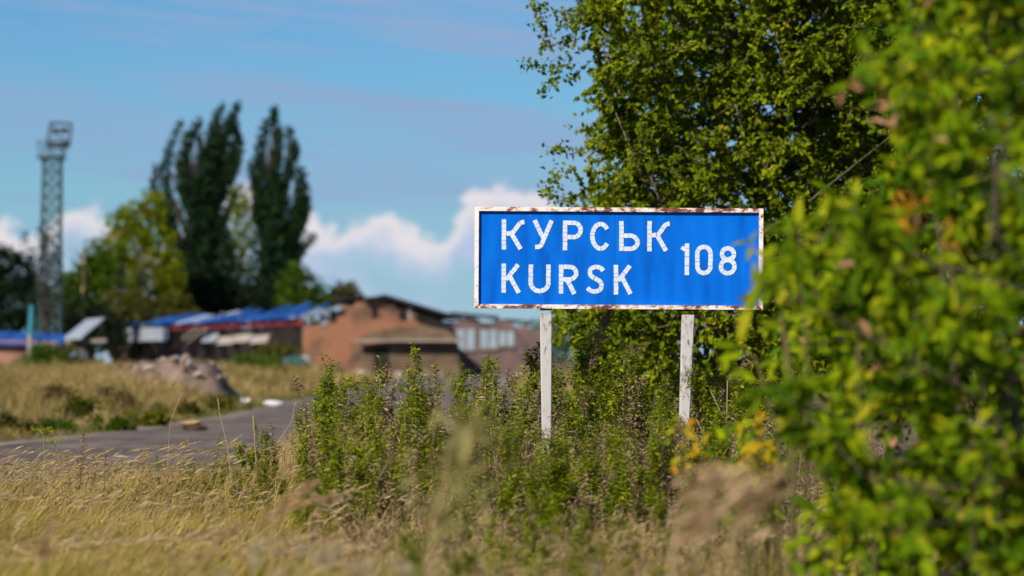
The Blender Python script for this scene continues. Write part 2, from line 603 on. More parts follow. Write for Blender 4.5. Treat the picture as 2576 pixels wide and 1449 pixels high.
M['grass_dry'] = mat_leaf('dry_grass', [(.06, .055, .012), (.18, .145, .035), (.40, .29, .085), (.58, .43, .17), (.74, .58, .30)], transl=.3, tint=(1.1, 1, .7), pos=[0, .28, .55, .8, 1], patch=(1.3, .6))
M['grass_green'] = mat_leaf('green_grass', [(.05, .085, .006), (.16, .165, .012), (.32, .28, .04)], transl=.35, patch=(1.7, .4))
M['grass_gold'] = mat_leaf('golden_grass', [(.30, .20, .08), (.42, .30, .13), (.52, .40, .20)], transl=.3, tint=(1.1, 1, .7))
M['seed'] = mat_leaf('seed_head', [(.36, .26, .12), (.50, .38, .20), (.58, .47, .28)], transl=.3, tint=(1.1, 1, .8))
M['seed_brown'] = mat_leaf('brown_seed_head', [(.16, .10, .06), (.27, .18, .11), (.36, .26, .17)], transl=.3, tint=(1.1, 1, .8))
M['plume_pale'] = mat_leaf('pale_green_plume', [(.28, .26, .09), (.40, .36, .15), (.50, .45, .22)], transl=.5)
M['plume_tan'] = mat_leaf('tan_plume', [(.40, .28, .15), (.52, .38, .22), (.62, .48, .31)], transl=.5, tint=(1.1, 1, .8))
M['plume_brown'] = mat_leaf('brown_plume', [(.40, .26, .13), (.54, .38, .21), (.64, .50, .31)], transl=.45, tint=(1.1, 1, .8))
M['fluff'] = mat_leaf('white_fluff', [(.48, .40, .26), (.62, .54, .38)], transl=.3, tint=(1, 1, .9))
M['poplar'] = mat_leaf('poplar_leaf', [(.005, .016, .010), (.010, .032, .014), (.020, .050, .017), (.032, .062, .016)], transl=.1)
M['far_lime'] = mat_leaf('far_yellow_green_leaf', [(.09, .13, .003), (.16, .205, .004), (.24, .26, .006)], transl=.3)
M['far_green'] = mat_leaf('far_green_leaf', [(.03, .06, .005), (.065, .12, .008), (.10, .16, .010)], transl=.25)
M['far_dark'] = mat_leaf('far_dark_leaf', [(.008, .016, .010), (.016, .030, .014), (.028, .045, .018)], transl=.15)
M['far_olive'] = mat_leaf('far_olive_leaf', [(.05, .06, .010), (.11, .095, .02), (.08, .10, .010)], transl=.25)
M['bank_grass'] = mat_leaf('bank_grass', [(.06, .055, .012), (.17, .13, .045), (.34, .25, .10), (.50, .37, .18)], transl=.25, tint=(1.1, 1, .7), patch=(.33, .6))
M['bank_green'] = mat_leaf('bank_green', [(.035, .05, .006), (.09, .105, .010), (.17, .17, .020)], transl=.3, patch=(.3, .5))

# the sign face: enamel blue with faint vertical sheet seams, grime and chips
def sign_blue():
    mt, nt, b = new_mat('sign_blue_enamel')
    tc = nt.nodes.new('ShaderNodeTexCoord')
    nz = nt.nodes.new('ShaderNodeTexNoise')
    nz.inputs['Scale'].default_value = 3.2
    nz.inputs['Detail'].default_value = 8
    mp = nt.nodes.new('ShaderNodeMapping')
    mp.inputs['Scale'].default_value = (2.4, 1, .5)
    nt.links.new(tc.outputs['Object'], mp.inputs[0])
    nt.links.new(mp.outputs[0], nz.inputs['Vector'])
    r = ramp_node(nt, [(.001, .092, .47), (.001, .126, .62), (.002, .152, .70)], [.34, .5, .66])
    nt.links.new(nz.outputs[0], r.inputs[0])
    n2 = nt.nodes.new('ShaderNodeTexNoise')
    n2.inputs['Scale'].default_value = 38
    n2.inputs['Detail'].default_value = 3
    mp2 = nt.nodes.new('ShaderNodeMapping')
    mp2.inputs['Scale'].default_value = (1, 1, .45)
    nt.links.new(tc.outputs['Object'], mp2.inputs[0])
    nt.links.new(mp2.outputs[0], n2.inputs['Vector'])
    r2 = ramp_node(nt, [(0, 0, 0), (0, 0, 0), (1, 1, 1)], [0, .735, .76])
    nt.links.new(n2.outputs[0], r2.inputs[0])
    mx = nt.nodes.new('ShaderNodeMix')
    mx.data_type = 'RGBA'
    nt.links.new(r2.outputs[0], mx.inputs[0])
    nt.links.new(r.outputs[0], mx.inputs[6])
    mx.inputs[7].default_value = (.22, .36, .62, 1)
    nt.links.new(mx.outputs[2], b.inputs['Base Color'])
    b.inputs['Roughness'].default_value = .42
    b.inputs['Specular IOR Level'].default_value = .1
    return mt


M['sign_blue'] = sign_blue()

# ------------------------------------------------------------------ terrain and road
def road_c(y):
    """centre of the road: it comes from the left and straightens into the distance"""
    y = np.asarray(y, float)
    k_ = np.clip(82.0 - y, 0, None)
    return -3.5 - 0.0018 * k_ ** 2 - 0.005 * k_


ROAD_W = 5.2


def smooth(a, lo, hi):
    t_ = np.clip((np.asarray(a, float) - lo) / (hi - lo), 0, 1)
    return t_ * t_ * (3 - 2 * t_)


def hgt(x, y):
    x, y = np.asarray(x, float), np.asarray(y, float)
    left = (road_c(y) - ROAD_W / 2) - x
    bank = 0.52 * smooth(left, 0.9, 5.0) * smooth(y, 30, 62) * (1 - smooth(y, 190, 240))
    right = x - (road_c(y) + ROAD_W / 2)
    off = np.minimum(np.abs(left), np.abs(right))
    off = np.where((left < 0) & (right < 0), 0, off)
    bump = 0.05 * (np.sin(x * 1.7 + y * .6) + np.sin(y * 1.1 - x * .5)) * smooth(off, .8, 3.0)
    bump = bump * (1 - smooth(y, 180, 230))
    return bank + bump


def build_ground():
    xs = np.concatenate([np.linspace(-3000, -120, 14), np.linspace(-100, -31, 24), np.arange(-30, 14.01, .5), np.linspace(16, 100, 24), np.linspace(120, 3000, 14)])
    ys = np.concatenate([np.linspace(-200, -5, 10), np.arange(0, 60, .5), np.arange(60, 160, 1.5), np.linspace(160, 400, 40), np.linspace(450, 4000, 14)])
    X, Y = np.meshgrid(xs, ys)
    Z = hgt(X, Y)
    V = np.stack([X.ravel(), Y.ravel(), Z.ravel()], 1)
    nx, ny = len(xs), len(ys)
    i = np.arange((ny - 1) * (nx - 1))
    a = (i // (nx - 1)) * nx + i % (nx - 1)
    F = np.concatenate([np.stack([a, a + 1, a + nx + 1], 1), np.stack([a, a + nx + 1, a + nx], 1)])
    o = link('ground', tri_mesh('ground', V, F, M['ground'], True))
    tag(o, 'dry brown earth under the roadside grass', kind='structure')

    def strip(name, off0, off1, z, mat, label, seed):
        rr = rng_of(seed)
        ys_ = np.concatenate([np.arange(-40, 160, 1.0), np.arange(160, 420, 5.0)])
        c = road_c(ys_)
        wob0 = np.convolve(rr.normal(0, .28, len(ys_) + 4), np.ones(5) / 5, 'valid')
        wob1 = np.convolve(rr.normal(0, .28, len(ys_) + 4), np.ones(5) / 5, 'valid')
        k_ = 5
        V = []
        for y_, c_, w0, w1 in zip(ys_, c, wob0, wob1):
            for t_ in np.linspace(0, 1, k_):
                V.append((c_ + off0 + w0 + (off1 + w1 - off0 - w0) * t_, y_, 0))
        V = np.array(V)
        V[:, 2] = z + hgt(V[:, 0], V[:, 1]) * 1.0
        n = len(ys_)
        F = []
        for r_ in range(n - 1):
            for q in range(k_ - 1):
                a_ = r_ * k_ + q
                F += [(a_, a_ + 1, a_ + k_ + 1), (a_, a_ + k_ + 1, a_ + k_)]
        tag(link(name, tri_mesh(name, V, F, mat, True)), label, kind='structure')

    strip('road_shoulder', -ROAD_W / 2 - .45, ROAD_W / 2 + 0.7, 0.010, M['shoulder'], 'pale gravel shoulder along the road', 3)
    strip('road', -ROAD_W / 2, ROAD_W / 2, 0.018, M['asphalt'], 'worn grey asphalt road running past the sign', 4)


build_ground()

# ------------------------------------------------------------------ the road sign
def build_sign():
    Y0 = 30.5
    S = Y0 / FPX
    c = W(1556.5, 650, Y0)
    rz, tilt = R(1.0), R(0.32)
    root = empty('road_sign', (c[0], Y0, 0))
    tag(root, 'blue road sign reading КУРСЬК KURSK 108 on two white posts', 'road sign')
    zc = c[2]

    def L3(px, py, y=0.0):
        """picture units about the sign centre -> sign space (metres), slightly tilted in its plane"""
        x, z = (px - 1556.5) * S, (650 - py) * S
        xr = x * math.cos(tilt) + z * math.sin(tilt)
        zr = -x * math.sin(tilt) + z * math.cos(tilt)
        return np.array([xr, y, zr + zc])

    def rail(p0, p1, p2, p3, mat):
        poly = [L3(*p, -0.028) for p in (p0, p1, p2, p3)]
        return MB().prism(poly, (0, .05, 0)).mesh('frame_rail', mat)

    x0, x1, y0, y1, fw = 1193.5, 1919.5, 522.5, 777.5, 10.5
    # mitred rails, corners butted
    for pts, mat in (
        (((x0, y0), (x1, y0), (x1 - fw, y0 + fw), (x0 + fw, y0 + fw)), M['frame_rusty']),
        (((x0, y1), (x0 + fw, y1 - fw), (x1 - fw, y1 - fw), (x1, y1)), M['frame_rusty']),
        (((x0, y0), (x0 + fw, y0 + fw), (x0 + fw, y1 - fw), (x0, y1)), M['frame']),
        (((x1, y0), (x1, y1), (x1 - fw, y1 - fw), (x1 - fw, y0 + fw)), M['frame'])):
        link('frame_rail', rail(*pts, mat), root)
    # face sheet sits a little behind the frame's front edge
    for xa, xb in ((x0 + fw - 1, 1546.6), (1547.4, x1 - fw + 1)):
        MB().prism([L3(xa, y0 + fw - 1, 0), L3(xb, y0 + fw - 1, 0), L3(xb, y1 - fw + 1, 0), L3(xa, y1 - fw + 1, 0)], (0, .004, 0)).build('face_sheet', M['sign_blue'], root)
    MB().prism([L3(1535, y0 + 14, .005), L3(1559, y0 + 14, .005), L3(1559, y1 - 14, .005), L3(1535, y1 - 14, .005)], (0, .0008, 0)).build('joint_strip', M['steel_dark'], root)
    # stiffening rails behind
    for py in (585, 715):
        MB().prism([L3(1215, py - 6, .006), L3(1900, py - 6, .006), L3(1900, py + 6, .006), L3(1215, py + 6, .006)], (0, .04, 0)).build('back_rail', M['steel_dark'], root)
    # posts with steel stubs
    for (xa, xb, ytop, xa2, xb2, lean) in ((1358.5, 1389.5, 789, 1363, 1387.5, 0), (1716, 1748.5, 791.5, 1709, 1735, 0)):
        zt = L3(0, ytop)[2]
        # slope measured between ytop and 1075
        def px_at(zp, a, b_):
            return a + (b_ - a) * (zp - ytop) / (1075 - ytop)
        base_py = HOR + CAMZ / S + 30
        poly = []
        for p_ in ((px_at(ytop, xa, xa2), ytop), (px_at(ytop, xb, xb2), ytop), (px_at(base_py, xa, xa2), base_py), (px_at(base_py, xb, xb2), base_py)):
            poly.append(np.array([(p_[0] - 1556.5) * S, 0, zc + (650 - p_[1]) * S]))
        tl, tr, bl, br = poly
        mb = MB()
        ch = .008
        V = []
        for l_, r_ in ((bl, br), (tl, tr)):
            ring = [(l_[0] + ch, .006), (r_[0] - ch, .006), (r_[0], .006 + ch), (r_[0], .096 - ch), (r_[0] - ch, .096), (l_[0] + ch, .096), (l_[0], .096 - ch), (l_[0], .006 + ch)]
            V += [(x, y, l_[2]) for x, y in ring]
        F = [tuple(range(8)), tuple(range(15, 7, -1))]
        for i in range(8):
            j = (i + 1) % 8
            F.append((j, i, 8 + i, 8 + j))
        mb.add(V, F)
        post = mb.build('post', M['post'], root)
        cx = (tl[0] + tr[0]) / 2
        MB().box((cx, .055, (zt + zc + .22) / 2 + .0), (.085, .012, zc + .22 - zt)).build('post_bracket', M['steel_dark'], post)
        MB().box((cx, .052, zt + .02), (.092, .075, .04)).build('post_cap', M['steel_dark'], post)

    # lettering: strokes of reflective tape laid in short pieces. Coordinates were read off a close view (K1 units per metre)
    K1 = 2.347

    def zp(p):
        return (p[0] / K1 + 1140.4, p[1] / K1 + 483.0)

    def arc(cx, cy, rx, ry, a0, a1, n=10):
        return [(cx + rx * math.cos(R(a0 + (a1 - a0) * i / n)), cy - ry * math.sin(R(a0 + (a1 - a0) * i / n))) for i in range(n + 1)]

    K_cyr = lambda o, dy: [[(298 + o, 165 + dy), (298 + o, 344 + dy)],
                           [(313 + o, 250 + dy), (345 + o, 247 + dy), (370 + o, 220 + dy), (388 + o, 192 + dy), (402 + o, 182 + dy), (418 + o, 180 + dy)],
                           [(347 + o, 256 + dy), (397 + o, 341 + dy)]]
    letters = [
        K_cyr(0, 0),
        [[(478, 170), (531, 276)], [(580, 171), (533, 280), (522, 312), (506, 327), (482, 328)]],
        [[(659, 170), (659, 346)], [(673, 184), (712, 184)] + arc(712, 226, 39, 42, 84, -84) + [(673, 268)]],
        [arc(868, 262, 48, 73, 35, 325, 18)],
        [[(992, 172), (992, 347)], [(1006, 258), (1046, 258)] + arc(1046, 297, 42, 39, 84, -84) + [(1006, 336)]],
        K_cyr(859, 5),
        [[(298, 427), (298, 599)], [(312, 522), (383, 433)], [(336, 505), (388, 599)]],
        [[(458, 431), (458, 540)] + arc(510, 540, 52, 48, 180, 360, 14) + [(562, 540), (562, 431)]],
        [[(637, 431), (637, 602)], [(651, 444), (688, 444)] + arc(688, 481, 38, 37, 84, -84) + [(651, 518)], [(676, 526), (716, 604)]],
        [[(886, 466), (872, 449), (845, 442), (817, 450), (803, 472), (812, 498), (840, 513), (868, 530), (878, 555), (866, 580), (838, 590), (810, 584), (793, 567)]],
        [[(961, 430), (961, 606)], [(975, 524), (1043, 435)], [(998, 505), (1048, 603)]],
        [[(1380, 302), (1380, 488)], [(1365, 322), (1352, 341)]],
        [[(1441, 360)] + arc(1480, 358, 39, 38, 175, 0, 12) + [(1519, 438)] + arc(1480, 438, 39, 38, -5, -180, 12) + [(1441, 362)]],
        [arc(1622, 362, 36, 34, 270, -88, 18), arc(1621, 438, 41, 40, 88, -268, 20)],
    ]
    hw = 13.2
    rr = rng_of(11)
    for strokes in letters:
        back, pieces = MB(), []
        for si, st in enumerate(strokes):
            lift = .0004 * si
            P = np.array(st, float)
            seg = np.linalg.norm(np.diff(P, axis=0), axis=1)
            s = np.concatenate([[0], np.cumsum(seg)])
            tot = s[-1]

            def at(u):
                return np.array([np.interp(u, s, P[:, 0]), np.interp(u, s, P[:, 1])])

            def frame(u):
                d_ = at(min(u + 2.5, tot)) - at(max(u - 2.5, 0))
                d_ /= np.linalg.norm(d_) + 1e-9
                return np.array([-d_[1], d_[0]])

            # backing film of the whole stroke
            us = np.linspace(0, tot, max(2, int(tot / 9)))
            for i in range(len(us) - 1):
                a_, b_ = us[i], us[i + 1]
                q = [at(a_) + frame(a_) * hw * .98, at(b_) + frame(b_) * hw * .98, at(b_) - frame(b_) * hw * .98, at(a_) - frame(a_) * hw * .98]
                back.prism([L3(*zp(x), -0.0022 - lift * .5) for x in q], (0, .0018, 0))
            npc = max(1, round(tot / 25))
            cuts = np.linspace(0, tot, npc + 1)
            cuts[1:-1] += rr.normal(0, 2.2, npc - 1)
            for i in range(npc):
                g0, g1 = (0 if i == 0 else rr.uniform(.5, 1.1)), (0 if i == npc - 1 else rr.uniform(.5, 1.1))
                a_, b_ = cuts[i] + g0, cuts[i + 1] - g1
                mid = (a_ + b_) / 2
                j = rr.normal(0, .5, 2)
                up = [at(u) + frame(u) * hw + j for u in (a_, mid, b_)]
                dn = [at(u) - frame(u) * hw + j for u in (b_, mid, a_)]
                pieces.append([L3(*zp(x), -0.0038 - lift) for x in up + dn])
        lt = back.build('letter', M['tape_gap'], root)
        for p in pieces:
            MB().prism(p, (0, .0013, 0)).build('tape_piece', M['tape'], lt)
    # screw heads along the frame
    root.rotation_euler = (0, 0, rz)
    return root


build_sign()

# ------------------------------------------------------------------ far buildings
def build_cowshed():
    A = np.array([-13.53, 250.0])                 # near left corner
    ax = nrm(np.array([-20.2, 70.0]))             # long axis, away from the camera
    gd = np.array([ax[1], -ax[0]])                # along the gable, to the right
    root = empty('burnt_cowshed', (A[0], A[1], 0))
    tag(root, 'long burnt out cowshed with orange brick gable and torn blue roof sheets', 'farm building')
    WG, EZ, RZ, LEN = 10.2, 3.75, 5.15, 72.0
    g3 = np.array([gd[0], gd[1], 0])
    a3 = np.array([ax[0], ax[1], 0])
    up = np.array([0, 0, 1.0])

    def p(u, v, z):                               # u along gable, v along axis
        return g3 * u + a3 * v + up * z
    # gable wall with broken crest
    crest = [(0, 3.2), (.4, 3.25), (.5, 3.62), (1.1, 3.7), (1.15, 4.0), (1.7, 3.85), (1.9, 4.2), (2.5, 4.3), (2.6, 4.62), (3.5, 4.6), (3.6, 4.85), (4.5, 4.9), (5.3, 4.98), (6.1, 4.62), (6.3, 4.35), (7.2, 4.4), (7.4, 3.95), (8.2, 4.05), (8.6, 3.6), (9.2, 3.65), (9.4, 3.1), (10.2, 3.2)]
    hole = None
    poly = [p(0, 0, -.2)] + [p(u, 0, z) for u, z in crest] + [p(WG, 0, -.2)]
    MB().prism(poly, a3 * .4).build('gable_wall', M['brick'], root)
    # attic opening and fallen-brick gap: dark plates on the wall paint the recess shade
    for (u, z, w, h_) in ((4.75, 4.15, .55, .75), (7.0, 4.05, .8, .35)):
        MB().prism([p(u - w / 2, -.012, z - h_ / 2), p(u + w / 2, -.012, z - h_ / 2), p(u + w / 2, -.012, z + h_ / 2), p(u - w / 2, -.012, z + h_ / 2)], a3 * .008).build('opening_shade_plate', M['char_and_shade'], root)
        for s_ in (-1, 1):
            MB().prism([p(u + s_ * w / 2 - .05, -.06, z - h_ / 2), p(u + s_ * w / 2 + .05, -.06, z - h_ / 2), p(u + s_ * w / 2 + .05, -.06, z + h_ / 2), p(u + s_ * w / 2 - .05, -.06, z + h_ / 2)], a3 * .1).build('opening_frame', M['brick'], root)
    # plaster sheets and charred battens hanging from the broken crest
    rs = rng_of(22)
    for (u, z, w, h_, m_) in ((1.3, 3.7, .5, .55, 'grey_sheet'), (1.9, 3.9, .3, .8, 'char_and_shade'), (2.5, 4.2, .5, .4, 'clay'), (6.6, 4.2, .5, .7, 'char_and_shade'), (7.1, 4.1, .22, .9, 'slab'), (7.9, 3.75, .8, .7, 'char_and_shade'), (8.8, 3.4, .9, 1.1, 'char_and_shade'), (9.7, 2.9, .8, 1.3, 'roof_dark'), (5.6, 4.6, .9, .3, 'clay')):
        d_ = rs.uniform(.03, .10)
        MB().prism([p(u - w / 2, -d_, z - h_ / 2 + rs.normal(0, .1)), p(u + w / 2, -d_, z - h_ / 2 + rs.normal(0, .1)), p(u + w / 2 + rs.normal(0, .1), -d_, z + h_ / 2), p(u - w / 2 + rs.normal(0, .1), -d_, z + h_ / 2)], a3 * .025).build('hanging_scrap', M[m_], root)
    # verge boards / charred purlins along the gable slopes
    MB().bar(p(3.9, -.25, 5.0), p(5.3, -.25, 5.28), .5, .16).bar(p(5.3, -.25, 5.28), p(10.6, -.3, 3.75), .55, .2).build('roof_verge', M['roof_dark'], root)
    MB().bar(p(-.3, -.2, 3.75), p(2.2, -.2, 4.55), .4, .10).build('verge_board', M['grey_sheet'], root)
    # right roof slope (far side), left slope burnt to rafters
    MB().prism([p(5.3, -.4, 5.2), p(10.7, -.4, 3.72), p(10.7, 14, 3.72), p(5.3, 14, 5.2)], up * .08).build('right_roof_slope', M['roof_dark'], root)
    MB().prism([p(10.2, .4, -.2), p(10.2, LEN, -.2), p(10.2, LEN, 3.6), p(10.2, .4, 3.6)], -g3 * .4).build('far_side_wall', M['char_and_shade'], root)  # coloured dark to paint the shade inside the shed
    MB().prism([p(0, LEN, -.2), p(10.2, LEN, -.2), p(10.2, LEN, 3.6), p(5.1, LEN, 4.6), p(0, LEN, 3.4)], a3 * .4).build('rear_gable', M['brick_red'], root)
    # long near side: low wall, pillars coloured dark as the void's shade, red header beam
    MB().prism([p(0, .4, -.2), p(0, LEN, -.2), p(0, LEN, 1.0), p(0, .4, 1.15)], g3 * .35).build('side_wall', M['char_and_shade'], root)
    for v in np.arange(3.2, LEN, 6.2):
        MB().bar(p(.17, v, .9), p(.17, v, EZ - .35), .45).build('pillar', M['char_and_shade'], root)  # black here stands for shade under the eave
    MB().bar(p(.1, .4, EZ - .22), p(.1, 47, EZ - .26), .3, .34).build('header_beam', M['red_paint'], root)
    MB().bar(p(.1, 47, EZ - .22), p(.1, LEN, EZ - .26), .3, .34).build('header_beam', M['char_and_shade'], root)
    # pale weather boards at the far end, hanging slab near the gable
    for i in range(6):
        v0, v1 = 46 + i * 4.3, 46 + i * 4.3 + 4.1
        MB().prism([p(-.12, v0, 2.55), p(-.12, v1, 2.5), p(-.12, v1, 3.62), p(-.12, v0, 3.62)], g3 * .06).build('fascia_panel', M['pale_sheet'], root)
    rr = rng_of(21)
    for i in range(4):
        v0 = 10 + i * 5.6
        z0 = 2.45 + i * .03 + rr.normal(0, .05)
        MB().prism([p(-.35, v0, z0 - .22), p(-.35, v0 + 5.2, z0 - .28), p(-.1, v0 + 5.2, z0 + .28), p(-.1, v0, z0 + .34)], g3 * .08).build('sagging_board', M['slab'] if i < 3 else M['grey_sheet'], root)
    MB().bar(p(-.6, 29, 3.3), p(-.4, 36, 2.4), .25, .12).bar(p(-.4, 33, 3.4), p(-.3, 39, 2.6), .2, .12).build('fallen_timber', M['concrete'], root)
    # rafters
    for v in np.arange(2, LEN, 5.0):
        if rr.random() < .6:
            MB().bar(p(.1, v, EZ - .05), p(4.9 * rr.uniform(.5, 1), v + rr.normal(0, .3), EZ + 1.2 * rr.uniform(.4, .9)), .12, .18).build('rafter', M['char_and_shade'], root)
    # blue sheets, each its own
    v = .6
    while v < LEN - .5:
        w = rr.uniform(1.0, 1.25)
        f = .30 + .35 * rr.random() if v > 8 else rr.uniform(.2, .5)
        if rr.random() < .93:
            lift = rr.normal(0, .06) + (.35 if rr.random() < .08 else 0)
            du = 5.2 * f
            z0, z1 = EZ + lift * .4, EZ + 1.42 * f + lift
            mt = M['blue_sheet'] if rr.random() < .9 else M['pale_sheet']
            mb = MB()
            k_ = 5
            pts = []
            for q in range(k_ + 1):
                vv = v + w * q / k_
                zz = .05 if q % 2 else 0
                pts.append((vv, zz))
            for q in range(k_):
                (va, za), (vb, zb) = pts[q], pts[q + 1]
                mb.prism([p(-.35, va, z0 + za), p(-.35, vb, z0 + zb), p(-.35 + du, vb, z1 + zb), p(-.35 + du, va, z1 + za)], up * .02)
            mb.build('roof_sheet', mt, root)
        v += w + .02
    # bits of sheet that stick up
    for v, h_ in ((26.5, .7), (71, .8), (20.0, .5)):
        MB().prism([p(-.2, v, EZ), p(.2, v + 1.2, EZ), p(.5, v + 1.4, EZ + h_), p(.2, v + .5, EZ + h_ * 1.2)], g3 * .03).build('torn_sheet', M['pale_sheet'] if v < 40 else M['blue_sheet'], root)
    return root


build_cowshed()


def build_cellar():
    """low earth-covered cellar with a concrete slab edge in front of the brick gable"""
    Y = 236.0
    a, b = W(900, 950, Y), W(1158, 950, Y)
    root = empty('earth_cellar', ((a[0] + b[0]) / 2, Y, 0))
    tag(root, 'low earth covered cellar with concrete slab edge in front of the brick gable', 'cellar')
    w = (b[0] - a[0]) / 2
    # clay front; a dark plate on it paints the shade of an entrance
    MB().prism([(-w, 0, -.2), (-w * .9, 0, 2.0), (-w * .2, 0, 2.35), (w * .3, 0, 2.4), (w * .95, 0, 2.1), (w, 0, -.2)], (0, 5, 0)).build('clay_wall', M['clay'], root)
    MB().box((0, -.35, 2.28), (w * 2 + .5, 1.0, .14)).build('slab_edge', M['concrete'], root)
    prof = [(-w - .1, 2.3), (-w * .7, 2.85), (-w * .2, 3.1), (w * .3, 3.2), (w * .7, 2.95), (w + .2, 2.3)]
    MB().prism([(x, -.1, z) for x, z in prof], (0, 5.5, 0)).build('turf_roof', M['clay'], root)
    MB().box((-w * .55, -.02, 1.0), (.9, .1, 1.7)).build('doorway_shade_plate', M['char_and_shade'], root)
    rr = rng_of(31)
    for i in range(26):
        x = rr.uniform(-w, w)
        s = rr.uniform(.2, .55)
        rot = Matrix.Rotation(rr.uniform(0, 3), 3, 'Z') @ Matrix.Rotation(rr.uniform(0, 1), 3, 'X')
        MB().box((x, rr.uniform(-2.2, -.6), s * .35), (s * 1.4, s, s * .8), rot).build('rubble_block', M['rubble'] if rr.random() < .7 else M['slab'], root)


build_cellar()


def build_plaster_house():
    Y = 262.0
    a, b = W(1142, 900, Y), W(1372, 900, Y)
    root = empty('ruined_house', ((a[0] + b[0]) / 2, Y, 0))
    tag(root, 'ruined pinkish plaster house with pale blue window panels beside the brick gable', 'house')
    w = (b[0] - a[0]) / 2
    MB().prism([(-w, 0, -.2), (-w, 0, 3.7), (-w * .8, 0, 3.75), (-w * .75, 0, 4.0), (-w * .5, 0, 3.9), (-w * .45, 0, 3.6), (-w * .1, 0, 3.65), (0, 0, 3.85), (w * .25, 0, 3.7), (w * .3, 0, 3.3), (w * .6, 0, 3.4), (w * .7, 0, 3.1), (w, 0, 3.15), (w, 0, -.2)], (0, .5, 0)).build('wall', M['pink_plaster'], root)
    MB().box((0, 4.6, 1.4), (2 * w, .4, 3.0)).build('rear_wall', M['brick_red'], root)
    MB().prism([(-w - .3, -.3, 4.08), (-.1 * w, -.35, 3.86), (0, 1.2, 4.0), (-w - .3, 1.4, 4.3)], (0, 0, .08)).build('roof_remnant', M['roof_dark'], root)
    MB().bar((-.2 * w, .1, 3.9), (w + .3, .2, 3.25), .16, .14).bar((.1 * w, .6, 3.85), (w, .5, 3.6), .12, .12).bar((.5 * w, .1, 3.3), (.75 * w, .4, 3.9), .1, .1).build('fallen_rafter', M['char_and_shade'], root)
    S = Y / FPX
    for (x0, x1, y0, y1) in ((1150, 1194, 828, 878), (1208, 1250, 830, 874), (1256, 1292, 834, 868)):
        p0, p1 = W(x0, y1, Y), W(x1, y0, Y)
        cx, cz = (p0[0] + p1[0]) / 2 - (a[0] + b[0]) / 2, (p0[2] + p1[2]) / 2
        win = MB().box((cx, -.03, cz), (p1[0] - p0[0], .06, p1[2] - p0[2])).build('window_panel', M['blue_white'], root)
        MB().box((cx, -.07, cz), (.12, .03, p1[2] - p0[2] - .02)).build('window_bar', M['pink_plaster'], win)
        MB().box((cx, -.08, p0[2] - .1), (p1[0] - p0[0] + .2, .2, .12)).build('sill', M['concrete'], win)


build_plaster_house()


def build_small_house():
    Y = 205.0
    a, b = W(1545, 900, Y), W(1690, 900, Y)
    root = empty('small_house', ((a[0] + b[0]) / 2, Y, 0))
    tag(root, 'small pink walled house glimpsed between the sign posts through the trees', 'house')
    w = (b[0] - a[0]) / 2
    MB().prism([(-w, 0, -.2), (-w, 0, 2.3), (0, 0, 3.0), (w, 0, 2.3), (w, 0, -.2)], (0, 5, 0)).build('wall', M['pink_plaster'], root)
    for s_ in (-1, 1):
        MB().prism([(0, -.3, 3.04), (s_ * (w + .3), -.3, 2.2), (s_ * (w + .3), 5.3, 2.2), (0, 5.3, 3.04)], (0, 0, .09)).build('roof_slope', M['grey_sheet'], root)
    for cx in (-w * .5, w * .5):
        MB().box((cx, -.02, 1.3), (.55, .05, .7)).build('window', M['blue_white'], root)


build_small_house()


def build_brick_shed():
    Y = 226.0
    S = Y / FPX
    x1 = W(152, 0, Y)[0]
    root = empty('brick_shed', (x1 - 5.5, Y, 0))
    tag(root, 'low red brick shed with blue sheet roof behind the teal pole', 'shed')
    MB().prism([(-5.3, 0, -.2), (-5.3, 0, 2.35), (5.3, 0, 2.2), (5.3, 0, -.2)], (0, 4.5, 0)).build('wall', M['brick_red'], root)
    rr = rng_of(41)
    for i in range(11):
        x = -5.6 + i * 1.02
        zl = 3.15 - .05 * i + rr.normal(0, .04)
        MB().prism([(x, -.45, 2.2 - .03 * i), (x + .99, -.45, 2.17 - .03 * i), (x + .99, 2.3, zl - .03), (x, 2.3, zl)], (0, 0, .05)).build('roof_sheet', M['blue_sheet'], root)
    MB().prism([(-5.3, 2.35, 2.3), (5.3, 2.35, 2.0), (5.3, 4.6, 2.0), (-5.3, 4.6, 2.3)], (0, 0, .06)).build('rear_roof', M['roof_dark'], root)
    MB().box((-3.0, -.02, 1.0), (.9, .06, 1.9)).build('door', M['char_and_shade'], root)


build_brick_shed()


def build_fallen_sheet():
    Y = 232.0
    o = W(210, 860, Y)
    root = empty('tilted_roof_panel', (o[0], Y, 0))
    tag(root, 'pale grey roof panel tilted up on props beside the cowshed', 'roof panel')
    pts = [W(156, 856, Y - 1), W(205, 852, Y - 1), W(264, 802, Y + 2), W(218, 806, Y + 3.5)]
    pts = [p - np.array([o[0], Y, 0]) for p in pts]
    MB().prism(pts, (0, .05, .08)).build('panel_sheet', M['grey_sheet'], root)
    for (px, py, dy) in ((172, 850, 0), (196, 848, .6), (236, 818, 2.2)):
        q = W(px, py, Y + dy) - np.array([o[0], Y, 0])
        MB().bar((q[0], q[1], 0), q, .14).build('prop', M['char_and_shade'], root)
    q0, q1 = W(160, 862, Y) - np.array([o[0], Y, 0]), W(268, 856, Y) - np.array([o[0], Y, 0])
    MB().bar(q0, q1, .2, .2).build('ground_beam', M['concrete'], root)


build_fallen_sheet()


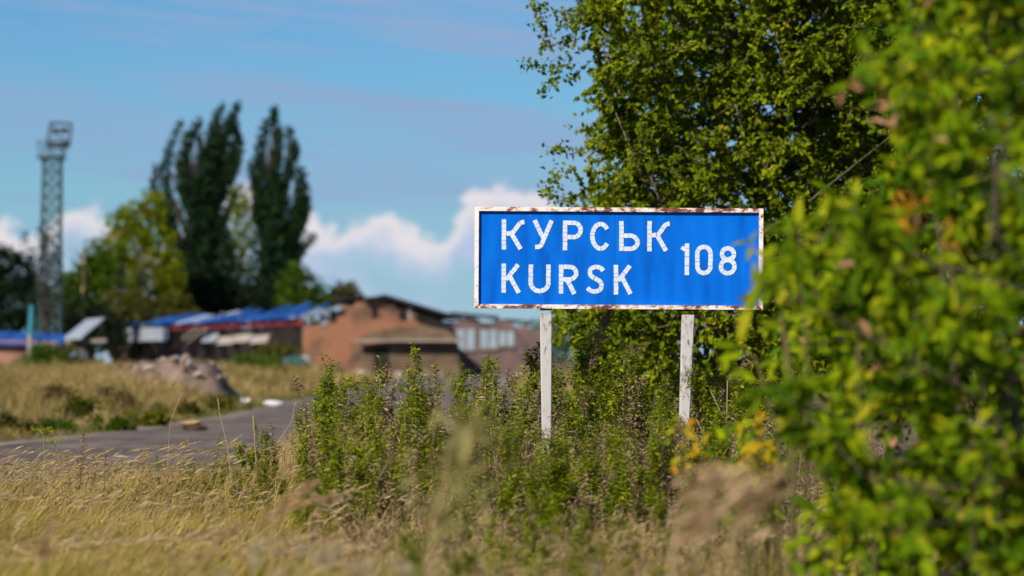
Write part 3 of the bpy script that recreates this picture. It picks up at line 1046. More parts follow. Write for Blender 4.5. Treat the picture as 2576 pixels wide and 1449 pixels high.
def build_mast():
    Y = 285.0
    S = Y / FPX
    base = W(124, 850, Y)
    root = empty('floodlight_mast', (base[0], Y, 0))
    tag(root, 'grey green lattice floodlight mast above the dark trees', 'mast')
    H = 1.3 + (HOR - 400) * S
    w0, w1 = .80, .62
    dxt = (132 - 124) * S
    mb = [MB() for _ in range(4)]
    cs = [(-1, -1), (1, -1), (1, 1), (-1, 1)]

    def c(i, t_):
        w = w0 + (w1 - w0) * t_
        return np.array([cs[i][0] * w + dxt * t_, cs[i][1] * w, H * t_])
    for i in range(4):
        MB().bar(c(i, 0), c(i, 1), .13).build('mast_leg', M['mast'], root)
    n = 17
    for s_ in range(n):
        t0, t1 = s_ / n, (s_ + 1) / n
        mb_ = MB()
        for i in range(4):
            j = (i + 1) % 4
            mb_.bar(c(i, t1), c(j, t1), .07)
            mb_.bar(c(i, t0), c(j, t1), .065)
            mb_.bar(c(j, t0), c(i, t1), .065)
        mb_.build('lattice_bay', M['mast'], root)
    # ladder
    lm = MB().bar((0 - .2, -.1, 0), (dxt - .2, -.1, H), .05).bar((.2, -.1, 0), (dxt + .2, -.1, H), .05)
    for z in np.arange(.4, H, .45):
        lm.bar((dxt * z / H - .2, -.1, z), (dxt * z / H + .2, -.1, z), .04)
    lm.build('ladder', M['mast'], root)
    # platform with rail
    px0, px1 = (98 - 124) * S, (162 - 124) * S
    pc = (px0 + px1) / 2
    plat = MB().box((pc, 0, H + .12), (px1 - px0, 2.0, .3)).build('platform', M['mast'], root)
    rl = MB()
    for x in np.linspace(px0, px1, 5):
        for y in (-1, 1):
            rl.bar((x, y, H + .27), (x, y, H + 1.25), .05)
    for y in (-1, 1):
        rl.bar((px0, y, H + 1.25), (px1, y, H + 1.25), .06)
        rl.bar((px0, y, H + .75), (px1, y, H + .75), .05)
    for x in (px0, px1):
        rl.bar((x, -1, H + 1.25), (x, 1, H + 1.25), .06)
    rl.build('railing', M['mast'], plat)
    # lamp rack, turned a little
    a, b_, c_, d = [(q[0] - 124) * S for q in ((129, 0), (179, 0), (173, 0), (119, 0))]
    zt, zb = 1.3 + (HOR - 309) * S, 1.3 + (HOR - 368) * S
    fr = MB()
    A, B, Cc, D = np.array([a, -.4, zt]), np.array([b_, .3, zt - .05]), np.array([c_, .3, zb]), np.array([d, -.4, zb])
    for p_, q_ in ((A, B), (B, Cc), (Cc, D), (D, A)):
        fr.bar(p_, q_, .17)
    for t_ in (.33, .66):
        fr.bar(A + (D - A) * t_, B + (Cc - B) * t_, .09)
    fr.bar(A, Cc, .07)
    for t_ in (.12, .88):
        q = D + (Cc - D) * t_
        fr.bar(q, (q[0] * .6 + dxt * .4, 0, H + .27), .13)
    fr.build('lamp_rack', M['mast'], root)
    for (t_, u) in ((.62, .93), (.82, .86), (.3, .36), (.7, .3), (.2, .9)):
        q = A + (B - A) * t_ + (D - A) * u
        MB().prism([q + np.array([-.22, -.1, -.2]), q + np.array([.22, -.1, -.2]), q + np.array([.26, -.1, .2]), q + np.array([-.26, -.1, .2])], (0, .35, 0)).build('floodlight', M['steel_dark'], root)


build_mast()


def build_pole():
    Y = 190.0
    b = W(76, 905, Y)
    root = empty('teal_pole', (b[0], Y, float(hgt(b[0], Y))))
    tag(root, 'short teal painted pole with grey foot in front of the brick shed', 'pole')
    z0 = CAMZ + (HOR - 868) * Y / FPX
    z1 = CAMZ + (HOR - 797) * Y / FPX
    MB().tube([(0, 0, -.2), (0, 0, z0)], .13, 8).build('foot', M['concrete'], root)
    MB().tube([(0, 0, z0), (0.05, 0, z0 + .5), (.07, 0, z1)], [.15, .15, .12], 8).build('shaft', M['teal'], root)
    MB().tube([(.07, 0, z1), (.07, 0, z1 + .06)], [.16, .14], 8).build('cap', M['teal'], root)


build_pole()


def rock_mesh(name, seed, size, mat, sub=1):
    rr = rng_of(seed)
    import bmesh
    bm = bmesh.new()
    bmesh.ops.create_icosphere(bm, subdivisions=2, radius=1)
    ph = rr.uniform(0, 6, (5, 3))
    for v in bm.verts:
        c_ = np.array(v.co)
        n_ = sum(math.sin(float(c_ @ (q * .8)) + q[0]) for q in ph) / 5
        v.co = Vector(c_ * (1 + .28 * n_) * np.array(size) / 2 + rr.normal(0, .02, 3) * np.array(size))
        if v.co.z < -.35 * size[2]:
            v.co.z = -.35 * size[2]
    me = bpy.data.meshes.new(name)
    bm.to_mesh(me)
    bm.free()
    me.materials.append(mat)
    return me


def build_rubble():
    Y = 108.0
    a, b = W(258, 960, Y), W(582, 960, Y)
    cx = (a[0] + b[0]) / 2
    z0 = float(hgt(cx, Y))
    root = empty('rubble_mound', (cx, Y, z0 - .1))
    tag(root, 'pinkish mound of broken brick and plaster above the grassy bank', 'rubble')
    w = (b[0] - a[0]) / 2
    top = CAMZ + (HOR - 893) * Y / FPX - z0
    rr = rng_of(51)
    xs, ys = np.linspace(-w * 1.15, w * 1.1, 30), np.linspace(-2.2, 2.2, 16)
    V = []
    for y in ys:
        for x in xs:
            u = x / w
            prof = max(0, 1 - abs(u) ** 5) * (0.86 + .12 * math.sin(u * 2.2 + .6) + .04 * math.sin(u * 9))
            V.append((x, y, max(0, top * prof * max(0, 1 - (y / 2.2) ** 2) ** .5 + rr.normal(0, .05))))
    nx = len(xs)
    F = []
    for j in range(len(ys) - 1):
        for i in range(nx - 1):
            k_ = j * nx + i
            F += [(k_, k_ + 1, k_ + nx + 1), (k_, k_ + nx + 1, k_ + nx)]
    link('earth_heap', tri_mesh('earth_heap', V, F, M['rubble'], True), root)
    V = np.array(V)
    for i in range(70):
        q = V[rr.integers(0, len(V))]
        if q[2] < .2:
            continue
        s = rr.uniform(.10, .24)
        o = link('broken_block', rock_mesh('broken_block', 600 + i, (s * 1.5, s, s), M['slab'] if rr.random() < .25 else M['rubble']), root)
        o.location = (q[0], q[1], q[2] + .05)
        o.rotation_euler = (rr.uniform(0, 1), rr.uniform(0, 1), rr.uniform(0, 6))


build_rubble()


def put_rock(name, px, py, Y, size, mat, seed, label, cat, extra=None):
    b = W(px, py, Y)
    o = link(name, rock_mesh(name, seed, size, mat))
    o.location = (b[0], Y, float(hgt(b[0], Y)) + size[2] * .33)
    tag(o, label, cat)
    return o


put_rock('white_sack', 620, 1010, 104, (.26, .22, .26), M['plastic'], 1, 'small upright whitish lump on the gravel shoulder', 'sack')
put_rock('white_bag', 688, 1020, 100, (.50, .36, .20), M['plastic'], 2, 'flat white plastic bag lying at the road edge', 'bag')
put_rock('scrap_heap', 742, 925, 190, (1.6, 1.0, .9), M['teal_dark'], 5, 'dark teal heap of scrap below the brick gable', 'scrap')
put_rock('scrap_slab', 768, 905, 200, (.7, .6, 1.2), M['slab'], 6, 'pale upright slab leaning by the brick gable corner', 'slab')
put_rock('grey_drum', 275, 910, 200, (.55, .5, 1.0), M['blue_white'], 7, 'small pale drum standing left of the rubble mound', 'drum')
put_rock('concrete_lump', 840, 930, 205, (1.2, .8, .8), M['clod'], 8, 'dark lump of debris at the foot of the gable', 'debris')


def build_clod():
    Y = 66.5
    b = W(490, 1085, Y)
    root = empty('earth_clod', (b[0], Y, float(hgt(b[0], Y))))
    tag(root, 'dark clod topped with straw at the far road edge', 'clod')
    o = link('soil_lump', rock_mesh('soil_lump', 71, (.42, .3, .17), M['clod']), root)
    o.location = (.02, 0, .06)
    o = link('straw_cap', rock_mesh('straw_cap', 72, (.34, .28, .10), M['straw_top']), root)
    o.location = (-.06, 0, .15)


build_clod()

# ------------------------------------------------------------------ far trees
def blob_leaves(rr, blobs, per, size, Y, ydepth=1.0):
    """leaf clumps in ellipsoids given in picture directions (px, py, rx, ry) at distance Y -> local to base"""
    P, D = [], []
    S = Y / FPX
    for (px, py, rx, ry) in blobs:
        n = int(per * rx * ry / 900.0) + 8
        c = W(px, py, Y)
        u = nrm(rr.normal(0, 1, (n, 3))) * (rr.uniform(.15, 1, (n, 1)) ** .45)
        u *= (1 + .25 * np.sin(u[:, :1] * 5 + px) * np.cos(u[:, 2:3] * 6 + py))
        P.append(c + u * np.array([rx * S, (rx + ry) * .5 * S * ydepth, ry * S]))
        D.append(u)
    P, D = np.vstack(P), np.vstack(D)
    D = D + rr.normal(0, .6, D.shape) + np.array([.15, 0, .1])
    n = len(P)
    return leaves(P, D, rr.normal(0, 1, (n, 3)) + np.array([-.3, -.5, .8]), rr.uniform(.7, 1.4, n) * size, rr.uniform(.5, .9, n) * size, LEAF2)


def far_tree(name, label, base_px, Y, blobs, mat, per=60, size=.34, seed=0, bark='bark_dark', group=None, trunk_r=.22, trunk_pts=None, cat='tree'):
    rr = rng_of(seed)
    b = W(base_px, HOR, Y)
    b[2] = 0
    root = empty(name, tuple(b))
    tag(root, label, cat, group)
    V, F = blob_leaves(rr, blobs, per, size, Y)
    link('crown', tri_mesh('crown', V - b, F, mat), root)
    top = min(blobs, key=lambda q: q[1])
    mb = MB()
    q = W(top[0], top[1] + top[3] * .4, Y) - b
    mb.tube([(0, 0, -.2), (q[0] * .2, q[1], q[2] * .35), (q[0] * .6, q[1], q[2] * .7), q], [trunk_r, trunk_r * .75, trunk_r * .45, trunk_r * .12], 7)
    for (px, py, rx, ry) in blobs:
        e = W(px, py, Y) - b
        z = max(.4, e[2] * rr.uniform(.35, .6))
        s = np.array([q[0] * .45 * z / max(q[2], .1), 0, z])
        mb.tube([s, (s + e) / 2 + np.array([0, 0, .15 * e[2] * .3]), e], [trunk_r * .4, trunk_r * .28, trunk_r * .1], 5)
    mb.build('trunk', M[bark], root, True)
    return root


def along(pts, r0, r1, n):
    """row of blobs along a polyline: a wind-bent spire"""
    P = np.array(pts, float)
    s = np.concatenate([[0], np.cumsum(np.linalg.norm(np.diff(P, axis=0), axis=1))])
    out = []
    for i in range(n):
        u = s[-1] * i / (n - 1)
        r = r0 + (r1 - r0) * i / (n - 1)
        out.append((np.interp(u, s, P[:, 0]), np.interp(u, s, P[:, 1]), r, r * 1.5))
    return out


# poplars
pop1 = (along([(425, 580), (418, 500), (415, 440), (425, 370), (454, 308)], 15, 4, 20)
        + along([(415, 570), (396, 520), (386, 470), (396, 425)], 14, 7, 10)
        + along([(475, 520), (456, 455), (460, 400), (474, 350), (498, 310)], 17, 8, 18)
        + along([(480, 470), (500, 420), (505, 370), (497, 320)], 10, 6, 10)
        + along([(500, 520), (520, 430), (540, 370), (570, 320), (598, 266)], 26, 8, 22)
        + along([(520, 400), (530, 330), (558, 264)], 11, 6, 12)
        + along([(535, 500), (565, 455), (590, 415), (597, 370), (590, 310)], 22, 8, 18)
        + along([(545, 460), (560, 410), (570, 360)], 12, 8, 8)
        + along([(500, 800), (500, 700), (500, 600), (505, 530)], 62, 34, 9)
        + along([(440, 800), (440, 700), (440, 620), (425, 570)], 44, 20, 8)
        + along([(560, 800), (565, 720), (560, 640), (545, 570)], 46, 30, 8)
        + along([(560, 560), (585, 500), (600, 470)], 10, 4, 7))
far_tree('poplar_tree', 'taller dark poplar with several wind bent tops', 500, 335, pop1, M['poplar'], 210, .36, 1, trunk_r=.4)
pop2 = (along([(655, 560), (650, 460), (650, 400), (660, 340), (690, 280)], 18, 7, 20)
        + along([(690, 520), (690, 430), (702, 360), (690, 285)], 20, 7, 16)
        + along([(700, 500), (728, 420), (742, 380), (725, 330)], 16, 8, 14)
        + along([(715, 620), (748, 560), (762, 500), (752, 440)], 26, 14, 12)
        + along([(655, 520), (634, 460), (627, 416)], 11, 5, 8)
        + along([(735, 670), (758, 625), (786, 600)], 13, 8, 8)
        + along([(730, 620), (756, 560), (768, 530)], 12, 11, 6)
        + along([(685, 800), (685, 700), (680, 600), (690, 520)], 54, 38, 9)
        + along([(725, 800), (725, 700), (715, 600)], 34, 26, 7))
far_tree('poplar_tree', 'slimmer dark poplar with a pointed top nearest the brick gable', 690, 330, pop2, M['poplar'], 210, .36, 2, trunk_r=.36)

far_tree('lime_green_tree', 'broad sunlit yellow green tree left of the poplars', 330, 318,
         [(310, 560, 38, 32), (345, 540, 40, 36), (385, 520, 34, 38), (290, 620, 40, 50), (340, 620, 55, 60), (390, 600, 45, 60), (250, 690, 45, 50), (310, 700, 60, 60), (370, 710, 60, 60), (420, 700, 45, 70), (300, 780, 70, 45), (390, 790, 70, 40)],
         M['far_lime'], 248, .36, 3)
far_tree('small_green_tree', 'rounded mid green tree between the mast and the yellow green tree', 232, 312,
         [(235, 640, 30, 38), (215, 690, 34, 40), (255, 680, 26, 40), (190, 720, 30, 38), (225, 740, 45, 50), (240, 790, 50, 40), (180, 770, 34, 40), (165, 725, 26, 34), (150, 775, 34, 40), (275, 700, 36, 50), (292, 640, 26, 36), (205, 820, 50, 36)],
         M['far_green'], 264, .34, 4, bark='bark')
far_tree('lime_green_tree', 'narrow sunlit yellow green tree between the two poplars', 605, 345,
         [(600, 500, 26, 34), (612, 560, 34, 50), (600, 640, 38, 55), (610, 720, 42, 55), (605, 780, 44, 40)], M['far_lime'], 248, .36, 5)
far_tree('dark_tree', 'dark bushy tree at the left picture edge behind the brick shed', 30, 300,
         [(0, 660, 50, 40), (45, 690, 45, 50), (-30, 720, 60, 60), (30, 760, 70, 60), (80, 740, 40, 50), (90, 800, 50, 40), (10, 810, 60, 40), (-60, 640, 60, 60), (-140, 720, 80, 90)], M['far_dark'], 280, .36, 6)
far_tree('sparse_tree', 'thin crowned dark tree standing in front of the mast foot', 118, 278,
         [(112, 590, 18, 34), (128, 620, 24, 40), (95, 640, 22, 36), (140, 670, 22, 44), (112, 700, 34, 46), (75, 640, 14, 22), (60, 600, 8, 20), (150, 730, 26, 40), (110, 770, 40, 50)], M['far_dark'], 75, .26, 7)
far_tree('olive_bush_tree', 'brownish green low tree beneath the yellow green crown', 320, 305,
         [(290, 770, 40, 40), (340, 780, 44, 40), (400, 790, 44, 36), (450, 780, 46, 44), (250, 800, 40, 34)], M['far_olive'], 264, .34, 8)
far_tree('dark_understory_tree', 'dark low tree under the taller poplar behind the cowshed roof', 520, 325,
         [(480, 740, 60, 60), (540, 740, 60, 60), (600, 760, 55, 50), (650, 750, 50, 50), (430, 760, 40, 50), (700, 760, 50, 40)], M['far_dark'], 264, .36, 9)
far_tree('green_tree', 'mid green tree at the right foot of the slimmer poplar', 765, 322,
         [(745, 700, 30, 40), (775, 720, 34, 36), (800, 745, 30, 30), (760, 760, 50, 34), (725, 740, 34, 44), (815, 768, 22, 20)], M['far_green'], 280, .34, 10)
far_tree('round_tree', 'small round tree above the roof left of the gable peak', 862, 345,
         [(850, 735, 26, 20), (875, 728, 26, 20), (862, 750, 40, 20), (895, 745, 14, 14), (830, 755, 18, 14)], M['far_olive'], 300, .34, 11)
far_tree('dark_hedge_tree', 'dark low tree behind the tilted roof panel', 225, 297,
         [(160, 800, 34, 36), (205, 790, 40, 40), (250, 800, 40, 40), (285, 830, 30, 34), (170, 850, 44, 34), (230, 850, 50, 34), (290, 860, 34, 30)], M['far_dark'], 260, .36, 16)
far_tree('distant_tree', 'far green tree low behind the ruined plaster house', 1385, 345,
         [(1345, 850, 30, 24), (1385, 835, 34, 36), (1420, 850, 34, 30), (1460, 860, 30, 26), (1390, 885, 60, 24)], M['far_green'], 280, .36, 17)
far_tree('distant_tree', 'far dark tree low behind the small pink house', 1620, 340,
         [(1540, 830, 40, 40), (1600, 815, 50, 40), (1660, 830, 50, 40), (1500, 860, 30, 30), (1600, 870, 110, 34)], M['far_dark'], 260, .36, 18)
for k_, (px_, py_, yy_, rx_, ry_, mt_, lab_) in enumerate((
        (40, 1060, 64, 60, 40, 'far_olive', 'olive weed clump on the bank at the left picture edge'),
        (150, 1070, 66, 50, 30, 'far_green', 'green weed clump at the bank foot under the teal pole'),
        (200, 1020, 72, 56, 34, 'bank_green', 'brownish weed clump on the bank left of the middle'),
        (300, 1066, 67, 44, 28, 'far_green', 'green weed clump at the bank foot in the middle'),
        (380, 1050, 71, 50, 36, 'bank_green', 'green weed clump at the bank foot nearest the earth clod'),
        (275, 985, 80, 60, 30, 'bank_grass', 'tall tan weeds halfway up the bank'),
        (110, 985, 78, 70, 30, 'bank_grass', 'tall tan weeds on the bank top at left'),
        (470, 1020, 84, 52, 40, 'far_olive', 'olive weed clump on the bank right below the rubble mound'),
        (540, 1010, 92, 44, 34, 'bank_green', 'straggling growth at the road end of the rubble mound'),
        (395, 975, 96, 60, 26, 'bank_grass', 'tan growth along the foot of the rubble mound'))):
    r_ = rng_of(500 + k_)
    bl_ = [(px_ + r_.normal(0, rx_ * .55), py_ + abs(r_.normal(0, ry_ * .5)), rx_ * r_.uniform(.25, .5), ry_ * r_.uniform(.35, .75)) for _ in range(9)]
    far_tree('weed_clump', lab_, px_, yy_, bl_, M[mt_], 170, .085, 20 + k_, trunk_r=.012, cat='weed')
# bare pale trunks in front of the yellow-green crown
def snag(px0, py0, px1, py1, Y, r, label, seed):
    b = W(px0, HOR, Y)
    b[2] = 0
    root = empty('bare_snag', tuple(b))
    tag(root, label, 'dead tree')
    rr = rng_of(seed)
    p0, p1 = W(px0, py0, Y) - b, W(px1, py1, Y) - b
    mb = MB().tube([(0, 0, -.2), p0, (p0 + p1) / 2 + rr.normal(0, .15, 3), p1], [r, r, r * .7, r * .3], 7)
    mb.build('trunk', M['pale_bark'], root, True)
    br = MB()
    for i in range(7):
        t_ = rr.uniform(.2, .95)
        a = p0 + (p1 - p0) * t_
        e = a + np.array([rr.normal(0, .8), rr.normal(0, .4), rr.uniform(.5, 1.6)])
        br.tube([a, (a + e) / 2 + rr.normal(0, .1, 3), e], [r * .35, r * .25, r * .1], 5)
    br.build('branches', M['pale_bark'], root, True)


M['pale_bark'] = mat_noise('pale_bark', [(.20, .14, .09), (.30, .21, .14), (.38, .29, .22)], 2, 5, .9)
snag(208, 745, 211, 640, 311, .15, 'pale bare trunk in front of the small mid green tree', 1)
snag(305, 740, 283, 590, 313.5, .16, 'leaning pinkish bare tree in front of the yellow green crown', 2)
snag(345, 780, 352, 650, 314, .13, 'thin pinkish bare trunk just left of the taller poplar', 3)
# low bush by the pole
far_tree('green_bush', 'bright green low bush on the bank below the teal pole', 105, 150,
         [(85, 925, 42, 28), (125, 915, 40, 34), (150, 935, 34, 22), (60, 940, 30, 18), (105, 890, 26, 22)], M['far_green'], 260, .18, 12, trunk_r=.06, cat='bush')
far_tree('olive_bush', 'tall yellowish weed bush behind the bright green bush', 140, 165,
         [(120, 885, 34, 22), (165, 890, 30, 24), (190, 905, 26, 22), (90, 900, 24, 18)], M['far_olive'], 160, .18, 13, trunk_r=.05, cat='bush')
far_tree('green_bush', 'dark green bush right of the rubble mound', 640, 170,
         [(600, 930, 30, 30), (640, 940, 36, 30), (680, 930, 34, 32), (625, 910, 26, 20), (700, 950, 30, 24)], M['far_green'], 220, .2, 14, trunk_r=.06, cat='bush')
far_tree('dark_bush', 'brown green bush under the cowshed eave near the gable', 705, 225,
         [(690, 890, 34, 28), (725, 900, 34, 30), (660, 895, 30, 26), (750, 905, 20, 24)], M['far_olive'], 200, .22, 15, trunk_r=.06, cat='bush')

# ------------------------------------------------------------------ bank and field grass beyond the road (uncountable)
def build_bank_grass():
    rr = rng_of(61)
    out = {'bank_grass': [], 'bank_green': []}
    for key, n in (('bank_grass', 60000), ('bank_green', 16000)):
        y = 42 + (200 - 42) * rr.uniform(0, 1, n) ** 1.25
        c = road_c(y) - ROAD_W / 2 - .25
        x = c - np.abs(rr.normal(0, 1, n)) * (.10 * y) - rr.uniform(0, .7, n) - rr.uniform(0, 1, n) ** 2 * 2
        keep = x > -.17 * y - 3
        x, y = x[keep], y[keep]
        n2 = len(x)
        if key == 'bank_green':
            sel = rr.random(len(x)) < .5
            x = np.where(sel, road_c(y) - ROAD_W / 2 - .2 - np.abs(rr.normal(0, .9, len(x))), x)
        clump = .5 + .5 * np.sin(x * .9 + 1.3 * np.sin(y * .23)) * np.cos(y * .31 + x * .2)
        edge = smooth(road_c(y) - ROAD_W / 2 - x, .6, 3.0)
        h = (.16 + .22 * edge + .42 * clump ** 2 * edge) * rr.uniform(.5, 1.2, n2) * (1 if key == 'bank_grass' else .75)
        P = np.stack([x, y, hgt(x, y) - .03], 1)
        an = rr.uniform(0, 6.28, n2)
        ld = np.stack([np.cos(an), np.sin(an)], 1)
        out[key].append(ribbons(P, h, ld, h * rr.uniform(.1, 1.1, n2), rr.uniform(.010, .026, n2) * (y / 80), rr.uniform(-.6, .6, n2), 2))
    # strip between the road and the buildings
    n = 26000
    y = rr.uniform(120, 262, n)
    x = rr.uniform(-.18, .22, n) * y
    onroad = np.abs(x - road_c(y)) < ROAD_W / 2 + 1
    x, y = x[~onroad], y[~onroad]
    n2 = len(x)
    P = np.stack([x, y, hgt(x, y) - .03], 1)
    h = rr.uniform(.25, .7, n2)
    an = rr.normal(.2, .9, n2)
    ld = np.stack([np.cos(an), np.sin(an)], 1)
    out['bank_grass'].append(ribbons(P, h, ld, h * .3, rr.uniform(.03, .07, n2), rr.uniform(-.6, .6, n2), 2))
    for key, lab in (('bank_grass', 'dry tan grass on the bank beyond the road'), ('bank_green', 'greener grass mixed into the bank beyond the road')):
        V, F = merge(out[key])
        o = link('dry_grass' if key == 'bank_grass' else 'green_grass', tri_mesh(key, V, F, M[key]))
        tag(o, lab, 'grass', kind='stuff')


build_bank_grass()

# ------------------------------------------------------------------ trees behind and bush beside the sign
def leafy(rr, clumps, twigs, per_twig, ln, wd, tmpl, droop=.25, twig_r=.004):
    """clumps: (centre, radius). Twigs radiate through each clump and carry leaves along their length."""
    tw, P, D, Nn = [], [], [], []
    for c, rad in clumps:
        for _ in range(twigs):
            o = c + nrm(rr.normal(0, 1, 3)) * rad * rr.uniform(0, .5)
            d = nrm(rr.normal(0, 1, 3) + np.array([0, 0, .25]))
            ln_t = rad * rr.uniform(.7, 1.3)
            e = o + d * ln_t
            e[2] -= droop * ln_t * .6
            mid = (o + e) / 2 + np.array([0, 0, .12 * ln_t])
            tw.append((o, mid, e))
            t_ = rr.uniform(.1, 1.0, per_twig)[:, None]
            pts = (1 - t_) ** 2 * o + 2 * t_ * (1 - t_) * mid + t_ ** 2 * e
            P.append(pts + rr.normal(0, .006, pts.shape))
            dd = nrm(e - o) + rr.normal(0, .75, pts.shape)
            dd[:, 2] -= droop
            D.append(dd)
    P, D = np.vstack(P), np.vstack(D)
    n = len(P)
    Nn = rr.normal(0, .55, (n, 3)) + np.array([-.25, -.45, .75])
    return leaves(P, D, Nn, rr.uniform(.65, 1.25, n) * ln, rr.uniform(.7, 1.2, n) * wd, tmpl), tw


def limbs(mb, base, clumps, rr, r0, stems=1, spread=.3, ns=6, every=1):
    """trunk(s) from the base and a bent limb to the clumps"""
    C_ = np.array([c for c, _ in clumps])
    mid = C_.mean(0)
    tops = []
    for s_ in range(stems):
        b = base + np.array([rr.normal(0, spread * .3), rr.normal(0, spread * .3), 0])
        far = C_[rr.integers(0, len(C_))] if stems > 1 else mid + np.array([0, 0, (C_[:, 2].max() - mid[2]) * .7])
        pts = [b, b + (far - b) * .3 + rr.normal(0, .05, 3), b + (far - b) * .65 + rr.normal(0, .08, 3), far]
        mb.tube(pts, [r0, r0 * .75, r0 * .45, r0 * .15], ns + 1)
        tops.append(pts)
    allp = np.vstack([np.linspace(np.array(p[i]), np.array(p[i + 1]), 6) for p in tops for i in range(3)])
    for c in C_[::every]:
        dist = np.linalg.norm(allp - c, axis=1) + .6 * np.clip(allp[:, 2] - c[2] + .2, 0, None)
        s = allp[dist.argmin()]
        m_ = (s + c) / 2 + rr.normal(0, .06, 3) + np.array([0, 0, -.08])
        mb.tube([s, m_, c], [r0 * .28, r0 * .18, r0 * .06], 5)


def build_back_tree(name, label, base_px, Y, poly, yr, seed, step=84, rad=.34, twigs=15, per=17, ln=.074, wd=.054, mat='leaf_tree', xr=(1300, 2900), yrange=(-420, 965), extra=()):
    rr = rng_of(seed)
    ys_, xl = [p[0] for p in poly], [p[1] for p in poly]
    clumps = []
    for dep in (0, 1, 2, 3):
        for py in np.arange(yrange[0], yrange[1], step):
            for px in np.arange(xr[0], xr[1], step):
                qx, qy = px + rr.normal(0, step * .35), py + rr.normal(0, step * .35)
                if qx < np.interp(qy, ys_, xl) + 30 + 14 * dep:
                    continue
                y = Y + yr[0] + (yr[1] - yr[0]) * (dep + rr.uniform(0, 1)) / 4
                c = W(qx, qy, y)
                if c[2] < .25:
                    continue
                if dep < 2 and math.sin(c[0] * 3.1 + 1.7 * math.sin(c[2] * 2.3)) + math.sin(c[2] * 3.7 + c[0] * 1.3 + dep) < -1.7:
                    continue
                clumps.append((c, rad * rr.uniform(.7, 1.25)))
    base = W(base_px, HOR, Y + (yr[0] + yr[1]) / 2)
    base[2] = -.1
    root = empty(name, tuple(base))
    tag(root, label, 'tree')
    (V, F), tw = leafy(rr, clumps, twigs, per, ln, wd, LEAF4)
    parts = [(V, F)]
    twl = list(tw)
    for sp in extra:                     # hanging sprays at the crown's edge
        P_ = [W(a, b, Y + yr[0] + .6 + rr.uniform(0, 1)) for a, b in sp]
        pts = np.array(P_)
        n = 30 * (len(pts) - 1)
        u = rr.uniform(0, len(pts) - 1, n)
        i0 = np.minimum(u.astype(int), len(pts) - 2)
        q = pts[i0] + (pts[i0 + 1] - pts[i0]) * (u - i0)[:, None] + rr.normal(0, .045, (n, 3))
        parts.append(leaves(q, rr.normal(0, .7, (n, 3)) + np.array([-.3, 0, -.35]), rr.normal(0, .6, (n, 3)) + np.array([-.25, -.45, .75]), rr.uniform(.6, 1.1, n) * ln, rr.uniform(.7, 1.1, n) * wd, LEAF4))
        for i in range(len(pts) - 1):
            twl.append((pts[i], (pts[i] + pts[i + 1]) / 2, pts[i + 1]))
    V, F = merge(parts)
    link('crown', tri_mesh('crown', V - base, F, M[mat]), root)
    mb = MB()
    limbs(mb, base, clumps, rr, .085, stems=5, spread=1.2, every=4)
    for o_, m_, e_ in twl[::3]:
        mb.tube([o_, m_, e_], [.008, .006, .003], 3)
    for v in mb.v:
        v -= base
    mb.build('trunk', M['bark'], root, True)


edge1 = [(-500, 1560), (-100, 1430), (0, 1440), (60, 1440), (120, 1445), (220, 1450), (330, 1455), (400, 1480), (450, 1440), (520, 1420), (640, 1440), (780, 1390), (860, 1395), (960, 1410)]
build_back_tree('wild_pear_tree', 'large leafy green tree directly behind the blue sign', 1850, 41.5, edge1, (-1.8, 3.8), 71, xr=(1300, 2420),
                extra=([(1470, 60), (1400, 40), (1345, 8), (1360, 60), (1385, 100)], [(1460, 130), (1400, 170), (1360, 165), (1310, 162)], [(1450, 190), (1395, 205), (1362, 238)],
                       [(1450, 90), (1400, 110), (1365, 122)], [(1480, 385), (1420, 375), (1382, 380)], [(1450, 430), (1400, 440), (1392, 460)], [(1440, 500), (1395, 492), (1365, 478)],
                       [(1480, -30), (1400, -20), (1340, -30)]))
edge2 = [(-900, 1980), (0, 1960), (420, 1990), (900, 2200)]
build_back_tree('leafy_tree', 'second green tree filling the gap behind the near bush', 2700, 46.0, edge2, (-1.5, 2.5), 72, xr=(1940, 3350), step=112, rad=.45, twigs=13, per=16)


